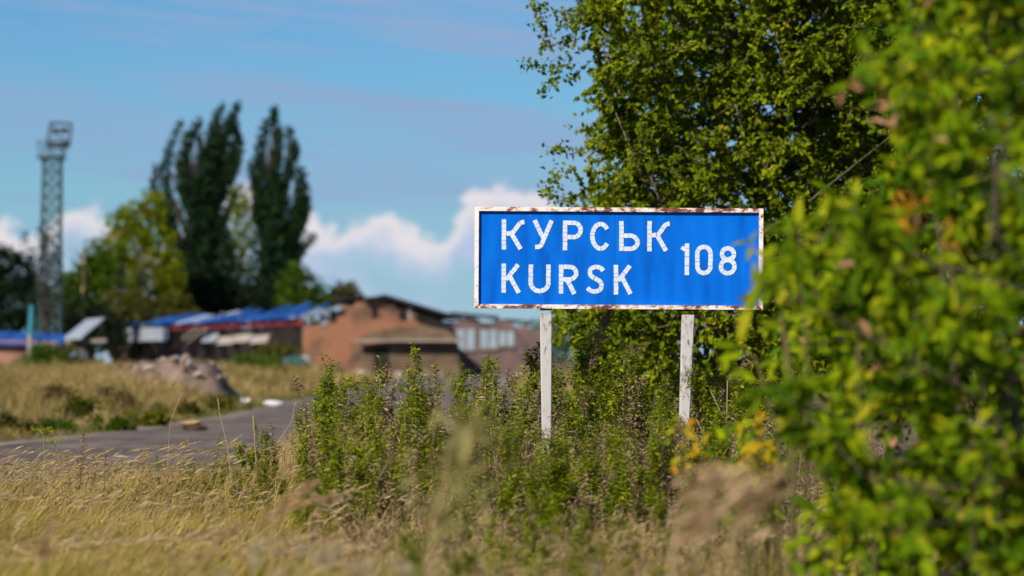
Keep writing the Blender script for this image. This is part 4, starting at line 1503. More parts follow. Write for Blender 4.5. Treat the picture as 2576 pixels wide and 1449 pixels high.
def build_front_bush():
    rr = rng_of(81)
    edge = [(-400, 2160), (0, 2120), (120, 2095), (230, 2105), (330, 2150), (420, 2120), (480, 1990), (560, 1960), (640, 1930), (720, 1890), (800, 1865), (880, 1860), (960, 1870), (1040, 1880), (1120, 1940), (1200, 1990), (1300, 1985), (1449, 2020), (1600, 2040)]
    ys_, xl = [p[0] for p in edge], [p[1] for p in edge]
    clumps = []
    step = 108
    for dep in range(5):
        for py in np.arange(-300, 1620, step):
            for px in np.arange(1840, 3000, step):
                qx, qy = px + rr.normal(0, step * .38), py + rr.normal(0, step * .38)
                if qx < np.interp(qy, ys_, xl) + 45 + 26 * dep:
                    continue
                y = 13.0 + 1.0 * (dep + rr.uniform(0, 1)) + .6 * np.clip((2300 - qx) / 400, 0, 1)
                c = W(qx, qy, y)
                if c[2] < .12:
                    continue
                if dep < 4 and math.sin(c[0] * 8.1 + 1.9 * math.sin(c[2] * 6.3)) + math.sin(c[2] * 9.3 + c[0] * 4.3 + dep * .35) < -.12:
                    continue
                clumps.append((c, .125 * rr.uniform(.7, 1.3)))
    base = np.array([1.95, 14.9, -.08])
    root = empty('roadside_bush', tuple(base))
    tag(root, 'large out of focus green bush covering the sign end nearest the camera', 'bush')
    (V, F), tw = leafy(rr, clumps, 6, 10, .080, .035, LEAF8, droop=.35)
    # most leaves green, some yellowing or withered: split by clump
    nl = len(V) // len(LEAF8[0])
    Vl, Fl = V.reshape(nl, -1, 3), None
    cen = Vl.mean(1)
    px = 1288 + cen[:, 0] / cen[:, 1] * FPX
    py = HOR - (cen[:, 2] - CAMZ) / cen[:, 1] * FPX
    yel = rr.random(nl) < (.10 + .12 * smooth(py, 950, 1150))
    dead = (rr.random(nl) < .009) | ((rr.random(nl) < .5) & (np.abs(px - 2180) < 70) & (np.abs(py - 270) < 60)) | ((rr.random(nl) < .45) & (np.hypot(px - 2110, py - 60) < 55))
    org = (rr.random(nl) < .55) & ((np.hypot(px - 2290, py - 525) < 55) | (np.hypot(px - 2400, py - 590) < 40))
    yel &= ~dead
    org &= ~(dead | yel)
    green = ~(yel | dead | org)
    T, Fq = LEAF8
    for mask, nm, mt in ((green, 'foliage', 'leaf_bush'), (yel, 'yellow_foliage', 'leaf_lime'), (dead, 'withered_foliage', 'leaf_dead'), (org, 'orange_foliage', 'leaf_orange')):
        n = int(mask.sum())
        if not n:
            continue
        FF = (Fq[None] + (np.arange(n) * len(T))[:, None, None]).reshape(-1, 3)
        link(nm, tri_mesh(nm, Vl[mask].reshape(-1, 3) - base, FF, M[mt]), root)
    mb = MB()
    limbs(mb, base, clumps, rr, .019, stems=9, spread=1.0, every=3)
    for o_, m_, e_ in tw[::3]:
        mb.tube([o_, m_, e_], [.004, .003, .0015], 3)
    for v in mb.v:
        v -= base
    mb.build('branches', M['bark'], root, True)


build_front_bush()


def shoot(name, label, pts_px, Y, spec, mat, seed, cat='shoot', stem_r=.006, ln=.085, wd=.032, base_px=None):
    """a leafy shoot: stem through picture directions, big single leaves given as (px, py, direction degrees in the picture, length)"""
    rr = rng_of(seed)
    pts = [W(a, b, Y) for a, b in pts_px]
    foot = pts[0].copy()
    foot[2] = 0
    root = empty(name, tuple(foot))
    tag(root, label, cat)
    allp = [np.array([foot[0], foot[1], -.05])] + pts
    MB().tube([p - foot for p in allp], np.linspace(stem_r * 1.6, stem_r * .5, len(allp)), 6).build('stem', M['weed_stem'], root, True)
    P, D, Ls = [], [], []
    for (px, py, ang, l_) in spec:
        P.append(W(px, py, Y) - foot + np.array([0, rr.normal(0, .03), 0]))
        D.append((math.cos(R(ang)), rr.normal(-.15, .25), math.sin(R(ang))))
        Ls.append(l_)
    P, D = np.array(P), np.array(D)
    n = len(P)
    V, F = leaves(P, D, rr.normal(0, .35, (n, 3)) + np.array([-.3, -.9, .5]), np.array(Ls), np.array(Ls) * .36, LEAF8)
    link('leaves', tri_mesh('leaves', V, F, M[mat]), root)


YS = 15.5
shoot('leafy_shoot', 'upright yellow green shoot beside the top corner of the sign', [(2030, 900), (2015, 640), (2008, 560)], YS,
      [(2008, 570, 88, .13), (2010, 575, 35, .11), (2012, 585, -10, .12), (2005, 580, 170, .09), (2010, 600, -45, .11), (2000, 610, 215, .10), (2015, 640, 20, .10), (2008, 650, 200, .10), (2012, 690, -30, .10), (2012, 700, 150, .09)], 'leaf_lime', 1)
shoot('leafy_shoot', 'drooping yellow leaves over the lower corner of the sign', [(1990, 1000), (1960, 760), (1905, 715)], YS - .6,
      [(1905, 720, 100, .10), (1905, 725, 235, .13), (1890, 775, 250, .16), (1910, 740, 20, .12), (1935, 735, 10, .13), (1950, 750, -20, .12), (1955, 770, 60, .12), (1930, 760, 160, .08), (1975, 800, 15, .12), (1975, 820, 170, .11), (1960, 690, 30, .13)], 'leaf_lime', 2)
shoot('leafy_shoot', 'dark green leaves hanging in front of the blue sign face', [(2000, 1000), (1950, 680), (1890, 612)], YS + 1.0,
      [(1890, 612, 170, .08), (1888, 615, 70, .07), (1890, 620, 250, .07), (1920, 650, 150, .08), (1935, 680, 200, .07), (1870, 610, 190, .06), (1895, 740, 200, .08), (1900, 745, 250, .09)], 'leaf_tree', 3)
shoot('leafy_shoot', 'curved lime green leaf pair inside the bush shade', [(2200, 1200), (2190, 1010), (2165, 960)], YS - 1.0,
      [(2130, 985, 60, .11), (2125, 990, -35, .12), (2170, 960, 170, .08), (2190, 1010, 230, .11)], 'leaf_lime', 4)
shoot('leafy_shoot', 'long hanging leaves left of the bush below the sign', [(1960, 1100), (1900, 900), (1850, 870)], YS + .8,
      [(1850, 870, 175, .10), (1860, 875, 165, .11), (1835, 880, 255, .11), (1870, 890, 190, .12), (1850, 905, 268, .13), (1880, 930, 200, .10), (1900, 960, 150, .10), (1905, 930, 30, .12), (1915, 985, 15, .12)], 'leaf_bush', 5)
shoot('leafy_shoot', 'slim upright lime leaf pair above the leafy bush middle', [(2160, 800), (2150, 560), (2152, 470)], YS - .5,
      [(2150, 500, 80, .10), (2150, 510, 262, .10), (2152, 560, 100, .08)], 'leaf_lime', 6)


def build_yellow_sapling():
    rr = rng_of(91)
    Y = 17.5
    base = W(1860, HOR, Y)
    base[2] = 0
    root = empty('yellowing_plant', tuple(base))
    tag(root, 'low plant with yellow orange leaves at the bush foot', 'plant')
    spots = [(1712, 1080), (1720, 1095), (1890, 1060), (1900, 1075), (1925, 1090), (1830, 1190), (1860, 1200), (1880, 1180), (1905, 1200), (1700, 1180), (1760, 1140), (1920, 1120), (1950, 1150), (1945, 1250), (1935, 1235), (1900, 1140), (1960, 1060), (1880, 1120), (1845, 1215), (1985, 1070)]
    P, D, mb = [], [], MB()
    for a, b in spots:
        c = W(a, b, Y + rr.uniform(-.4, .4)) - base
        f = np.array([c[0] * .55, c[1] * .3, 0])
        mb.tube([f, (f + c) / 2 + np.array([0, 0, .05]), c], [.005, .004, .002], 4)
        for _ in range(7):
            P.append(c + rr.normal(0, .03, 3))
            D.append(rr.normal(0, 1, 3))
    P, D = np.array(P), np.array(D)
    n = len(P)
    V, F = leaves(P, D, rr.normal(0, .5, (n, 3)) + np.array([-.3, -.6, .6]), rr.uniform(.04, .075, n), rr.uniform(.02, .035, n), LEAF8)
    link('yellow_leaves', tri_mesh('yellow_leaves', V, F, M['leaf_yellow']), root)
    P, D = [], []
    for i in range(150):
        a, b = rr.uniform(1790, 2010), rr.uniform(1060, 1330)
        P.append(W(a, b, Y + rr.uniform(-.3, .6)) - base)
        D.append(rr.normal(0, 1, 3))
    P, D = np.array(P), np.array(D)
    n = len(P)
    V, F = leaves(P, D, rr.normal(0, .5, (n, 3)) + np.array([-.3, -.6, .6]), rr.uniform(.05, .085, n), rr.uniform(.02, .035, n), LEAF8)
    link('green_leaves', tri_mesh('green_leaves', V, F, M['leaf_bush']), root)
    mb.build('stems', M['weed_stem'], root)


build_yellow_sapling()

# ------------------------------------------------------------------ leafy weeds round the posts: individuals
def weed_meshes(seed, h, dens=1.0, narrow=1.0):
    rr = rng_of(seed)
    sway = rr.normal(0, .07, 2)
    ts = np.linspace(0, 1, 7)
    stem = np.stack([sway[0] * h * ts ** 2, sway[1] * h * ts ** 2, h * ts], 1)
    mb = MB().tube(stem, np.linspace(.006, .002, 7), 5)

    def on(t_):
        return np.stack([np.interp(t_, ts, stem[:, k_]) for k_ in range(3)], -1)
    P, D, Ls = [], [], []
    t_ = .10
    a = rr.uniform(0, 6)
    while t_ < 1.0:
        for k_ in (0, 1):
            P.append(on(t_))
            aa = a + k_ * math.pi
            up = .25 + .9 * t_ ** 3
            D.append((math.cos(aa), math.sin(aa), up - .55))
            Ls.append((.085 - .040 * t_) * rr.uniform(.8, 1.2))
        a += 1.57 + rr.normal(0, .3)
        t_ += .022 / h * (1.3 - .5 * t_)
    nb = int(rr.integers(18, 26) * dens)
    for i in range(nb):
        tb = rr.uniform(.22, .93)
        aa = rr.uniform(0, 6.28)
        bl = (.12 + .24 * (1 - tb)) * rr.uniform(.7, 1.25) * narrow
        s = on(tb)
        e = s + np.array([math.cos(aa) * bl * .42, math.sin(aa) * bl * .42, bl * .9])
        mid = (s + e) / 2 + np.array([math.cos(aa), math.sin(aa), -.4]) * bl * .12
        mb.tube([s, mid, e], [.003, .0025, .0012], 4)
        nl = int(bl / .008)
        for u in np.linspace(.15, 1, nl):
            q = (1 - u) ** 2 * s + 2 * u * (1 - u) * mid + u ** 2 * e
            P.append(q)
            b2 = rr.uniform(0, 6.28)
            D.append((math.cos(b2), math.sin(b2), rr.uniform(-.5, .5)))
            Ls.append(rr.uniform(.036, .066) * (1.1 - .4 * u))
    P, D = np.array(P), np.array(D)
    n = len(P)
    V, F = leaves(P, D, rr.normal(0, .3, (n, 3)) + np.array([0, 0, 1.0]), np.array(Ls), np.array(Ls) * rr.uniform(.36, .52, n), LEAF4)
    return mb.mesh('stem', M['weed_stem']), tri_mesh('foliage', V, F, M['weed'])


def dry_copy(pair):
    me = pair[1].copy()
    me.materials.clear()
    me.materials.append(M['weed_dry'])
    return pair[0], me


weed_protos = [weed_meshes(100 + i, 1.2, 1.0) for i in range(9)] + [weed_meshes(120 + i, 1.2, .45, .6) for i in range(4)]
weed_protos += [dry_copy(weed_protos[i]) for i in (9, 10, 11, 12, 3)]


weed_mass = {'green': [], 'dry': []}


def mass_weed(x, y, h, k_, rz, lean=0.0, spread=1.0):
    """one more weed in the indistinct mass"""
    me = weed_protos[k_][1]
    n = len(me.vertices)
    V = np.empty(n * 3, np.float32)
    me.vertices.foreach_get('co', V)
    F = np.empty(len(me.polygons) * 3, np.int32)
    me.loops.foreach_get('vertex_index', F)
    s_ = h / 1.2
    q = max(.8, s_) * spread
    mt = Matrix.Translation((x, y, float(hgt(x, y)) - .03)) @ Matrix.Rotation(rz, 4, 'Z') @ Matrix.Rotation(lean, 4, 'Y') @ Matrix.Diagonal((q, q, s_, 1))
    mt = np.array(mt)
    weed_mass['dry' if k_ >= 13 else 'green'].append((V.reshape(-1, 3) @ mt[:3, :3].T + mt[:3, 3], F.reshape(-1, 3)))


def put_weed(x, y, h, k_, rz, label, group, lean=0.0, spread=1.0):
    st, fo = weed_protos[k_]
    root = empty('leafy_weed', (x, y, float(hgt(x, y)) - .03), rz)
    root.rotation_euler = (lean * .3, lean, rz)
    s = h / 1.2
    root.scale = (max(.8, s) * spread, max(.8, s) * spread, s)
    tag(root, label, 'weed', group)
    link('stem', st, root)
    link('foliage', fo, root)
    return root


def place_weeds():
    rr = rng_of(131)
    prof = [(700, 1100), (770, 985), (800, 925), (850, 900), (960, 905), (1080, 900), (1200, 890), (1300, 872), (1345, 905), (1400, 905), (1480, 870), (1560, 890), (1640, 882), (1720, 900), (1800, 905), (1900, 920), (2100, 950), (2500, 950)]
    ks, vs = [p[0] for p in prof], [p[1] for p in prof]
    G = 'leafy weeds in the thicket around the sign posts'
    n = 0
    while n < 300:
        y = rr.uniform(23.6, 33.2)
        px = rr.uniform(745, 2120)
        if px > 1950 and rr.random() < .6:
            continue
        x = (px - 1288) / FPX * y
        if abs(y - 30.55) < .12:
            continue
        if y < 30.4 and (abs(px - 1374) < 34 or abs(px - 1728) < 32):
            # the posts stay in view from about knee height up
            top = rr.uniform(1090, 1180)
        else:
            top = np.interp(px, ks, vs) + abs(rr.normal(0, 1)) * 60 + max(0, 29.5 - y) * 36
        z = CAMZ + (HOR - top) / FPX * y
        if z < .35:
            continue
        k_ = int(rr.integers(0, len(weed_protos)))
        look = 'dead brown weed' if k_ >= 13 else 'slim sparse weed' if k_ >= 9 else 'bushy leafy weed'
        row = 'front row' if y < 27.5 else ('middle row' if y < 30.5 else 'back row')
        zone = ('at the thicket end by the golden grass' if px < 930 else 'of the thicket left of the sign' if px < 1190 else 'under the sign left of the first post' if px < 1374
                else 'between the two sign posts' if px < 1728 else 'between second post and near bush')
        if n >= 225:
            mass_weed(x, y, z, k_, rr.uniform(0, 6.28), rr.normal(0, .04))
            n += 1
            continue
        put_weed(x, y, z, k_, rr.uniform(0, 6.28), look + ', ' + row + ' ' + zone, G, rr.normal(0, .04))
        n += 1
    # lower weeds scattered between the thicket and the camera
    m_ = 0
    while m_ < 80:
        y = rr.uniform(14, 27)
        px = rr.uniform(880, 1990)
        x = (px - 1288) / FPX * y
        c_ = math.sin(x * 3.3 + 1.0) + math.cos(y * .9)
        if c_ < -.2:
            continue
        mass_weed(x, y, rr.uniform(.32, .62), int(rr.integers(0, len(weed_protos))), rr.uniform(0, 6.28), rr.normal(0, .08), .8)
        m_ += 1
    # thin weeds spreading into the dry grass left of the thicket
    for q in range(48):
        y = rr.uniform(26.6, 30.6)
        px = 790 - 460 * rr.uniform(0, 1) ** 1.2
        x = (px - 1288) / FPX * y
        k_ = int(rr.choice([9, 10, 11, 12, 13, 14, 15, 16, 1, 4]))
        h_ = (.30 + .40 * (px - 360) / 430) * rr.uniform(.7, 1.25)
        put_weed(x, y, h_, k_, rr.uniform(0, 6.28), ('dead brown' if k_ >= 13 else 'thin green' if k_ >= 9 else 'leafy green') + ' weed in the dry grass ' + ('left of the curving straw' if px < 560 else 'before the golden grass mound'), 'weeds spreading into the dry grass', rr.normal(.1, .1), .75)
    # stems that stand out of the thicket
    for (px, top, y, k_, sp, lab) in (
        (1085, 866, 30.2, 0, 1.0, 'tallest dense leafy weed left of the sign in front of the ruins'),
        (962, 893, 30.0, 9, .9, 'slim leafy weed spike before the earth cellar'),
        (834, 905, 29.8, 1, .9, 'tall leafy weed at the thicket end before the brick gable'),
        (1300, 858, 30.9, 2, 1.1, 'tall bushy weed just left of the nearer post top'),
        (1205, 893, 30.4, 3, .9, 'slanting leafy weed before the pale blue window panels'),
        (1478, 850, 31.6, 4, 1.0, 'tall weed right behind the first post beside the dry plume'),
        (1615, 884, 31.4, 5, 1.1, 'broad topped weed midway between the two posts'),
        (1048, 940, 29.6, 10, .8, 'thin leafy weed between the two taller spikes'),
        (762, 1062, 29.0, 11, .8, 'dark thin weed stalk at the thicket edge by the golden grass'),
        (655, 1072, 29.2, 12, .8, 'slender bare stemmed weed standing over the golden grass'),
        (405, 1152, 28.6, 9, .8, 'leaning thin weed left of the green tuft in the dry grass'),
        (452, 1165, 28.8, 10, .8, 'short thin weed above the green tuft in the dry grass'),
        (530, 1112, 28.8, 12, .9, 'weed with yellowish top in the middle of the dry grass'),
        (585, 1190, 28.2, 11, .8, 'low weed right of the middle tall straw'),
        (700, 1130, 28.6, 9, .9, 'thin weed in front of the golden grass mound'),
        (740, 1190, 28.0, 3, .7, 'leafy weed at the foot of the golden grass mound'),
        (480, 1260, 27.6, 2, .8, 'low bushy green weed in the dry grass'),
        (430, 1290, 27.2, 6, .8, 'lowest bright green weed tuft in the dry grass'),
        (620, 1250, 27.5, 7, .7, 'bushy weed between the two tall straws'),
        (1850, 935, 29.4, 8, 1.0, 'weed right of the second post beside the bush')):
        x = (px - 1288) / FPX * y
        z = CAMZ + (HOR - top) / FPX * y
        put_weed(x, y, max(z, .3), k_, rr.uniform(0, 6.28), lab, 'leafy weeds that stand apart', rr.normal(0, .06), sp)

    for key, nm, mt, lab in (('green', 'weed_undergrowth', 'weed', 'low green weeds massed in the blurred grass before the thicket'), ('dry', 'dead_weed_undergrowth', 'weed_dry', 'low dead brown weeds massed in the blurred grass')):
        V, F = merge(weed_mass[key])
        tag(link(nm, tri_mesh(nm, V, F, M[mt])), lab, 'undergrowth', kind='stuff')


place_weeds()

# ------------------------------------------------------------------ verge grass (uncountable), dry undergrowth
def build_verge():
    rr = rng_of(141)

    def field(n, ylo, yhi, margin=1.36, pw=1.0):
        y = ylo + (yhi - ylo) * rr.uniform(0, 1, n) ** pw
        x = rr.uniform(-.1333, .1333, n) * y * margin
        return x, y

    def verge_h(x, y):
        """grass height: shorter towards the road, tall near the thicket"""
        px = 1288 + x / y * FPX
        far = 1 - smooth(y, 25.5, 37)
        left = smooth(px, 1000, 640)
        mid = smooth(y, 17, 21) * (1 - left)
        h = (.52 - .20 * mid) * (1 - left) + left * (.22 + .46 * far)
        return h

    wind = 0.25
    sets = {'dry': [], 'green': [], 'seed': [], 'under': []}
    for key, n, ylo, yhi, hs, wl, wh in (('dry', 60000, 20, 40, 1.0, .004, .0085), ('dry', 20000, 8.5, 20, 1.0, .004, .008), ('green', 34000, 18, 38, .8, .005, .009), ('green', 18000, 8.5, 18, .95, .006, .012)):
        x, y = field(n, ylo, yhi)
        off = x - (road_c(y) + ROAD_W / 2)
        keep = off > .5
        if key == 'green':
            keep &= (1288 + x / y * FPX > 800) | (rr.random(len(x)) < .4)
        x, y = x[keep], y[keep]
        n2 = len(x)
        px = 1288 + x / y * FPX
        h = verge_h(x, y) * rr.uniform(.45, 1.1, n2) * hs
        clump = .5 + .5 * np.sin(x * 3.1 + 2 * np.sin(y * .9)) * np.cos(y * 1.7 + x)
        h *= .62 + .6 * clump
        h = np.minimum(h, np.interp(y, [8, 12, 15, 20, 24, 27], [.66, .56, .47, .38, .42, .62]) * rr.uniform(.55, 1.05, n2))
        P = np.stack([x, y, hgt(x, y) - .02], 1)
        an = rr.normal(wind, .55, n2)
        ld = np.stack([np.cos(an), np.sin(an)], 1)
        sets[key].append(ribbons(P, h, ld, h * np.abs(rr.normal(.55, .3, n2)), rr.uniform(wl, wh, n2), rr.uniform(-.5, .5, n2), 3))
    # stalks with nodding seed heads, mostly left of the thicket
    n = 3600
    x, y = field(n, 11, 35)
    px = 1288 + x / y * FPX
    keep = (x - (road_c(y) + ROAD_W / 2) > .6) & ((px < 800) | (rr.random(n) < .35))
    x, y = x[keep], y[keep]
    n2 = len(x)
    h = verge_h(x, y) * rr.uniform(.95, 1.35, n2) + .03
    h = np.minimum(h, np.interp(y, [8, 12, 15, 20, 24, 27], [.7, .6, .5, .42, .48, .75]))
    P = np.stack([x, y, hgt(x, y) - .02], 1)
    an = rr.normal(.15, .3, n2)
    ld = np.stack([np.cos(an), np.sin(an)], 1)
    lean = h * np.abs(rr.normal(.55, .18, n2))
    sets['dry'].append(ribbons(P, h, ld, lean, np.full(n2, .0035), rr.uniform(-.4, .4, n2), 4))
    tip = P + np.stack([ld[:, 0] * lean * .86, ld[:, 1] * lean * .86, h * .80], 1)
    hd = np.stack([ld[:, 0] * 1.0, ld[:, 1] * .6, np.abs(rr.normal(.45, .25, n2))], 1)
    hl = rr.uniform(.07, .14, n2)
    for q in range(2):
        nn = rr.normal(0, .3, (n2, 3)) + (np.array([0, -1, .3]) if q == 0 else np.array([0, .2, 1.0]))
        sets['seed'].append(leaves(tip, hd, nn, hl, np.full(n2, .015), LEAF4))
    # brown undergrowth: brittle stalks with side twigs, in and before the thicket
    n = 4800
    y = np.where(rr.random(n) < .45, rr.uniform(27, 33.5, n), 13 + 21 * rr.uniform(0, 1, n) ** .75)
    px = rr.uniform(700, 2200, n)
    px = np.where(y < 22, rr.uniform(300, 2200, n), px)
    px = np.where((rr.random(n) < .2) & (y < 33), rr.uniform(0, 800, n), px)
    x = (px - 1288) / FPX * y
    h = rr.uniform(.35, .95, n) * np.where(px > 800, 1, .5) * np.where(y < 27, .55, 1)
    P = np.stack([x, y, np.zeros(n)], 1)
    an = rr.uniform(0, 6.28, n)
    ld = np.stack([np.cos(an), np.sin(an)], 1)
    sets['under'].append(ribbons(P, h, ld, h * rr.uniform(0, .25, n), np.full(n, .006), rr.uniform(-.5, .5, n), 3))
    m_ = 16
    t_ = rr.uniform(.35, 1.0, (n, m_))
    Q = P[:, None, :] + np.stack([ld[:, None, 0] * (h * .15)[:, None] * t_, ld[:, None, 1] * (h * .15)[:, None] * t_, h[:, None] * t_ * .9], -1)
    Q = Q.reshape(-1, 3) + rr.normal(0, .012, (n * m_, 3))
    D = rr.normal(0, .8, (n * m_, 3)) + np.array([.1, 0, .55])
    sets['under'].append(leaves(Q, D, rr.normal(0, 1, (n * m_, 3)), rr.uniform(.02, .075, n * m_), rr.uniform(.005, .013, n * m_), LEAF2))
    for key, nm, mt, lab in (('dry', 'dry_grass', 'grass_dry', 'dry straw coloured grass on the verge before the sign'),
                             ('green', 'green_grass', 'grass_green', 'green grass blades among the straw on the verge'),
                             ('seed', 'seed_head_grass', 'seed', 'nodding pale seed heads of the verge grass'),
                             ('under', 'dry_undergrowth', 'weed_dry', 'brown brittle dead stalks among the weeds')):
        V, F = merge(sets[key])
        tag(link(nm, tri_mesh(nm, V, F, M[mt])), lab, 'grass' if key != 'under' else 'undergrowth', kind='stuff')
    # golden mound of bent grass left of the thicket
    n = 10500
    y = rr.uniform(28.6, 33, n)
    px = rr.normal(715, 72, n)
    x = (px - 1288) / FPX * y
    h = (1.0 - .0028 * np.abs(px - 780)) * rr.uniform(.45, 1.05, n)
    h = np.clip(h, .15, None)
    P = np.stack([x, y, np.zeros(n)], 1)
    an = rr.normal(.3, .5, n)
    ld = np.stack([np.cos(an), np.sin(an)], 1)
    V, F = ribbons(P, h, ld, h * np.abs(rr.normal(.5, .25, n)), rr.uniform(.004, .007, n), rr.uniform(-.5, .5, n), 4)
    tag(link('golden_grass', tri_mesh('golden_grass', V, F, M['grass_gold'])), 'golden bent grass heaped at the left end of the thicket', 'grass', kind='stuff')


build_verge()

# ------------------------------------------------------------------ single stalks, plumes and flowers that stand out
def stalk(label, pts_px, Y, r, mat='seed', head=None, name='grass_stalk', hl=.1):
    pts = [W(a, b, Y) for a, b in pts_px]
    foot = pts[0].copy()
    foot[2] = float(hgt(foot[0], Y))
    root = empty(name, tuple(foot))
    tag(root, label, 'grass stalk')
    allp = [np.array([0, 0, -.03])] + [p - foot for p in pts]
    if np.linalg.norm(allp[1] - allp[0]) < .05:
        allp = allp[1:]
    MB().tube(allp, np.linspace(r, r * .45, len(allp)), 5).build('stem', M[mat], root, True)
    rr = rng_of(int(pts_px[0][0]))
    n = 26
    d = allp[-1] - allp[-2]
    d = d / np.linalg.norm(d)
    P = allp[-1] - d * hl * rr.uniform(0, 1, n)[:, None]
    V, F = leaves(P, d + rr.normal(0, .25, (n, 3)), rr.normal(0, 1, (n, 3)), rr.uniform(.015, .03, n), np.full(n, .005), LEAF2)
    link('seed_head', tri_mesh('seed_head', V, F, M[mat]), root)


stalk('thin tall straw leaning right over the road edge', [(420, 1190), (428, 1060), (455, 992)], 29.5, .003, 'seed')
stalk('tall pale straw curving left with a bare tip', [(586, 1250), (572, 1120), (552, 1040), (548, 1005)], 28.8, .0045, 'seed')
stalk('straight upright pale straw in front of the weeds', [(648, 1330), (645, 1180), (637, 1050)], 28.0, .004, 'seed')
stalk('golden straw rising above the heaped golden grass', [(700, 1110), (735, 1060), (742, 1015)], 30.2, .005, 'seed', hl=.14)
stalk('pale hooked straw standing in the middle of the thicket', [(1254, 1230), (1243, 1150), (1234, 1078), (1250, 1076)], 27.6, .0055, 'seed', hl=.03)
stalk('thin straight straw in front of the left part of the thicket', [(925, 1230), (920, 1120), (918, 1060)], 27.8, .0035, 'seed')
stalk('pale dry stalk rising before the pinkish weeds', [(1008, 1000), (1002, 960), (997, 938)], 30.0, .004, 'seed')
stalk('upright straw right of the pale hooked one', [(1205, 1100), (1203, 1050), (1201, 1010)], 29.5, .0035, 'seed')
stalk('straw slanting right of the second sign post', [(1850, 1110), (1810, 1030), (1788, 985)], 28.5, .004, 'seed')
stalk('long straw crossing low right of the second post', [(1800, 1160), (1770, 1090), (1752, 1055)], 28.0, .004, 'seed')


def plume(label, pts_px, Y, width, mat, n, seed, fl=.05, fw=.004, lean=(.5, 0, .6), jit=.45, cat='grass plume', name='grass_plume', stem_mat='seed'):
    """feathery panicle: hundreds of fine filaments round the top of a stem"""
    rr = rng_of(seed)
    pts = np.array([W(a, b, Y) for a, b in pts_px])
    foot = pts[0].copy()
    foot[2] = 0
    root = empty(name, tuple(foot))
    tag(root, label, cat)
    q = pts - foot
    st = np.vstack([[np.array([-.02, 0, -.03])], q])
    MB().tube(st, np.linspace(.005, .0015, len(st)), 5).build('stem', M[stem_mat], root, True)
    u = rr.uniform(0, len(q) - 1, n)
    i0 = np.minimum(u.astype(int), len(q) - 2)
    c = q[i0] + (q[i0 + 1] - q[i0]) * (u - i0)[:, None]
    t_ = u / (len(q) - 1)
    w = width * np.sin(np.pi * np.clip(t_ * .93 + .05, 0, 1)) ** .7
    c = c + rr.normal(0, .5, (n, 3)) * w[:, None]
    d = np.array(lean) + rr.normal(0, jit, (n, 3))
    V, F = leaves(c, d, rr.normal(0, 1, (n, 3)), rr.uniform(.5, 1.3, n) * fl, rr.uniform(.6, 1.3, n) * fw, LEAF2)
    tag(link('panicle', tri_mesh('panicle', V, F, M[mat]), root), kind='stuff')


plume('dry feathery plume leaning right between the posts under the sign', [(1480, 930), (1495, 870), (1512, 820), (1530, 785)], 30.9, .06, 'seed_brown', 420, 1, .05, .004, (.8, 0, .35))
plume('small dry plume curling above the weeds right of the plume', [(1570, 905), (1585, 885), (1610, 875)], 30.6, .03, 'seed_brown', 120, 2, .04, .004, (.8, 0, .2))
plume('dry tuft beside the bush right of the second post', [(1830, 960), (1850, 940), (1880, 915)], 28.6, .04, 'seed_brown', 170, 3, .05, .004, (.8, 0, .5))
plume('pale green blurred plume standing in front of the thicket', [(1085, 1340), (1110, 1240), (1140, 1150), (1160, 1090)], 12.0, .17, 'plume_pale', 110, 4, .11, .0026, (.35, 0, .8))
plume('second pale green plume leaning left of the first', [(1100, 1330), (1140, 1260), (1170, 1190)], 11.6, .13, 'plume_pale', 55, 5, .10, .0026, (.3, 0, .8))
plume('reddish brown blurred plume pointing right in the grass', [(690, 1290), (730, 1250), (790, 1218)], 16.0, .028, 'plume_brown', 180, 6, .04, .004, (.9, 0, .5))
plume('tan blurred plume lying almost level below the brown one', [(640, 1330), (720, 1275), (835, 1250)], 16.3, .022, 'plume_brown', 180, 7, .04, .004, (1, 0, .25))
plume('dark brown blurred seed plume low at the left', [(95, 1420), (110, 1370), (125, 1320)], 14.0, .03, 'plume_brown', 110, 8, .04, .004, (.4, 0, .8))
plume('tan plume leaning right before the grass at lower left', [(500, 1430), (540, 1370), (600, 1320)], 15.0, .022, 'plume_brown', 110, 9, .04, .004, (.8, 0, .6))
plume('large tan feathery plume in front of the bush foot', [(1690, 1360), (1740, 1310), (1800, 1270), (1850, 1255)], 11.5, .10, 'plume_tan', 75, 10, .12, .003, (.9, 0, .5), jit=.2)
plume('second large tan plume above the first near the bush', [(1700, 1260), (1730, 1235), (1790, 1205)], 12.5, .07, 'plume_tan', 60, 11, .10, .003, (.9, 0, .5), jit=.2)
plume('tan plume rising toward the yellow leaves', [(1840, 1340), (1880, 1280), (1920, 1230)], 12.0, .09, 'plume_tan', 55, 12, .10, .003, (.8, 0, .6), jit=.2)
plume('pale plume drooping before the low weeds', [(780, 1300), (820, 1260), (880, 1235)], 20.0, .02, 'seed', 160, 13, .04, .004, (.9, 0, .2))
plume('arched golden seed head on the left above the road', [(330, 1230), (420, 1180), (487, 1152)], 28.5, .014, 'seed', 120, 14, .03, .004, (.9, 0, .4))
plume('topmost golden seed head over the road', [(270, 1215), (290, 1185), (322, 1160)], 28.5, .014, 'seed', 110, 15, .03, .004, (.9, 0, .6))
plume('broad arched seed head near the left picture edge', [(0, 1225), (40, 1190), (85, 1172)], 28.0, .016, 'seed', 140, 16, .03, .004, (.9, 0, .3))
plume('upright brown dock spike against the road', [(198, 1260), (203, 1180), (208, 1090)], 28.8, .035, 'seed_brown', 240, 17, .03, .007, (.2, 0, .8), cat='weed', name='dock_plant', stem_mat='seed_brown')
plume('thin brown spike right of the dock against the road', [(262, 1260), (264, 1180), (268, 1105)], 29.0, .010, 'seed_brown', 70, 18, .02, .006, (.2, 0, .6), cat='weed', name='dock_plant', stem_mat='seed_brown')
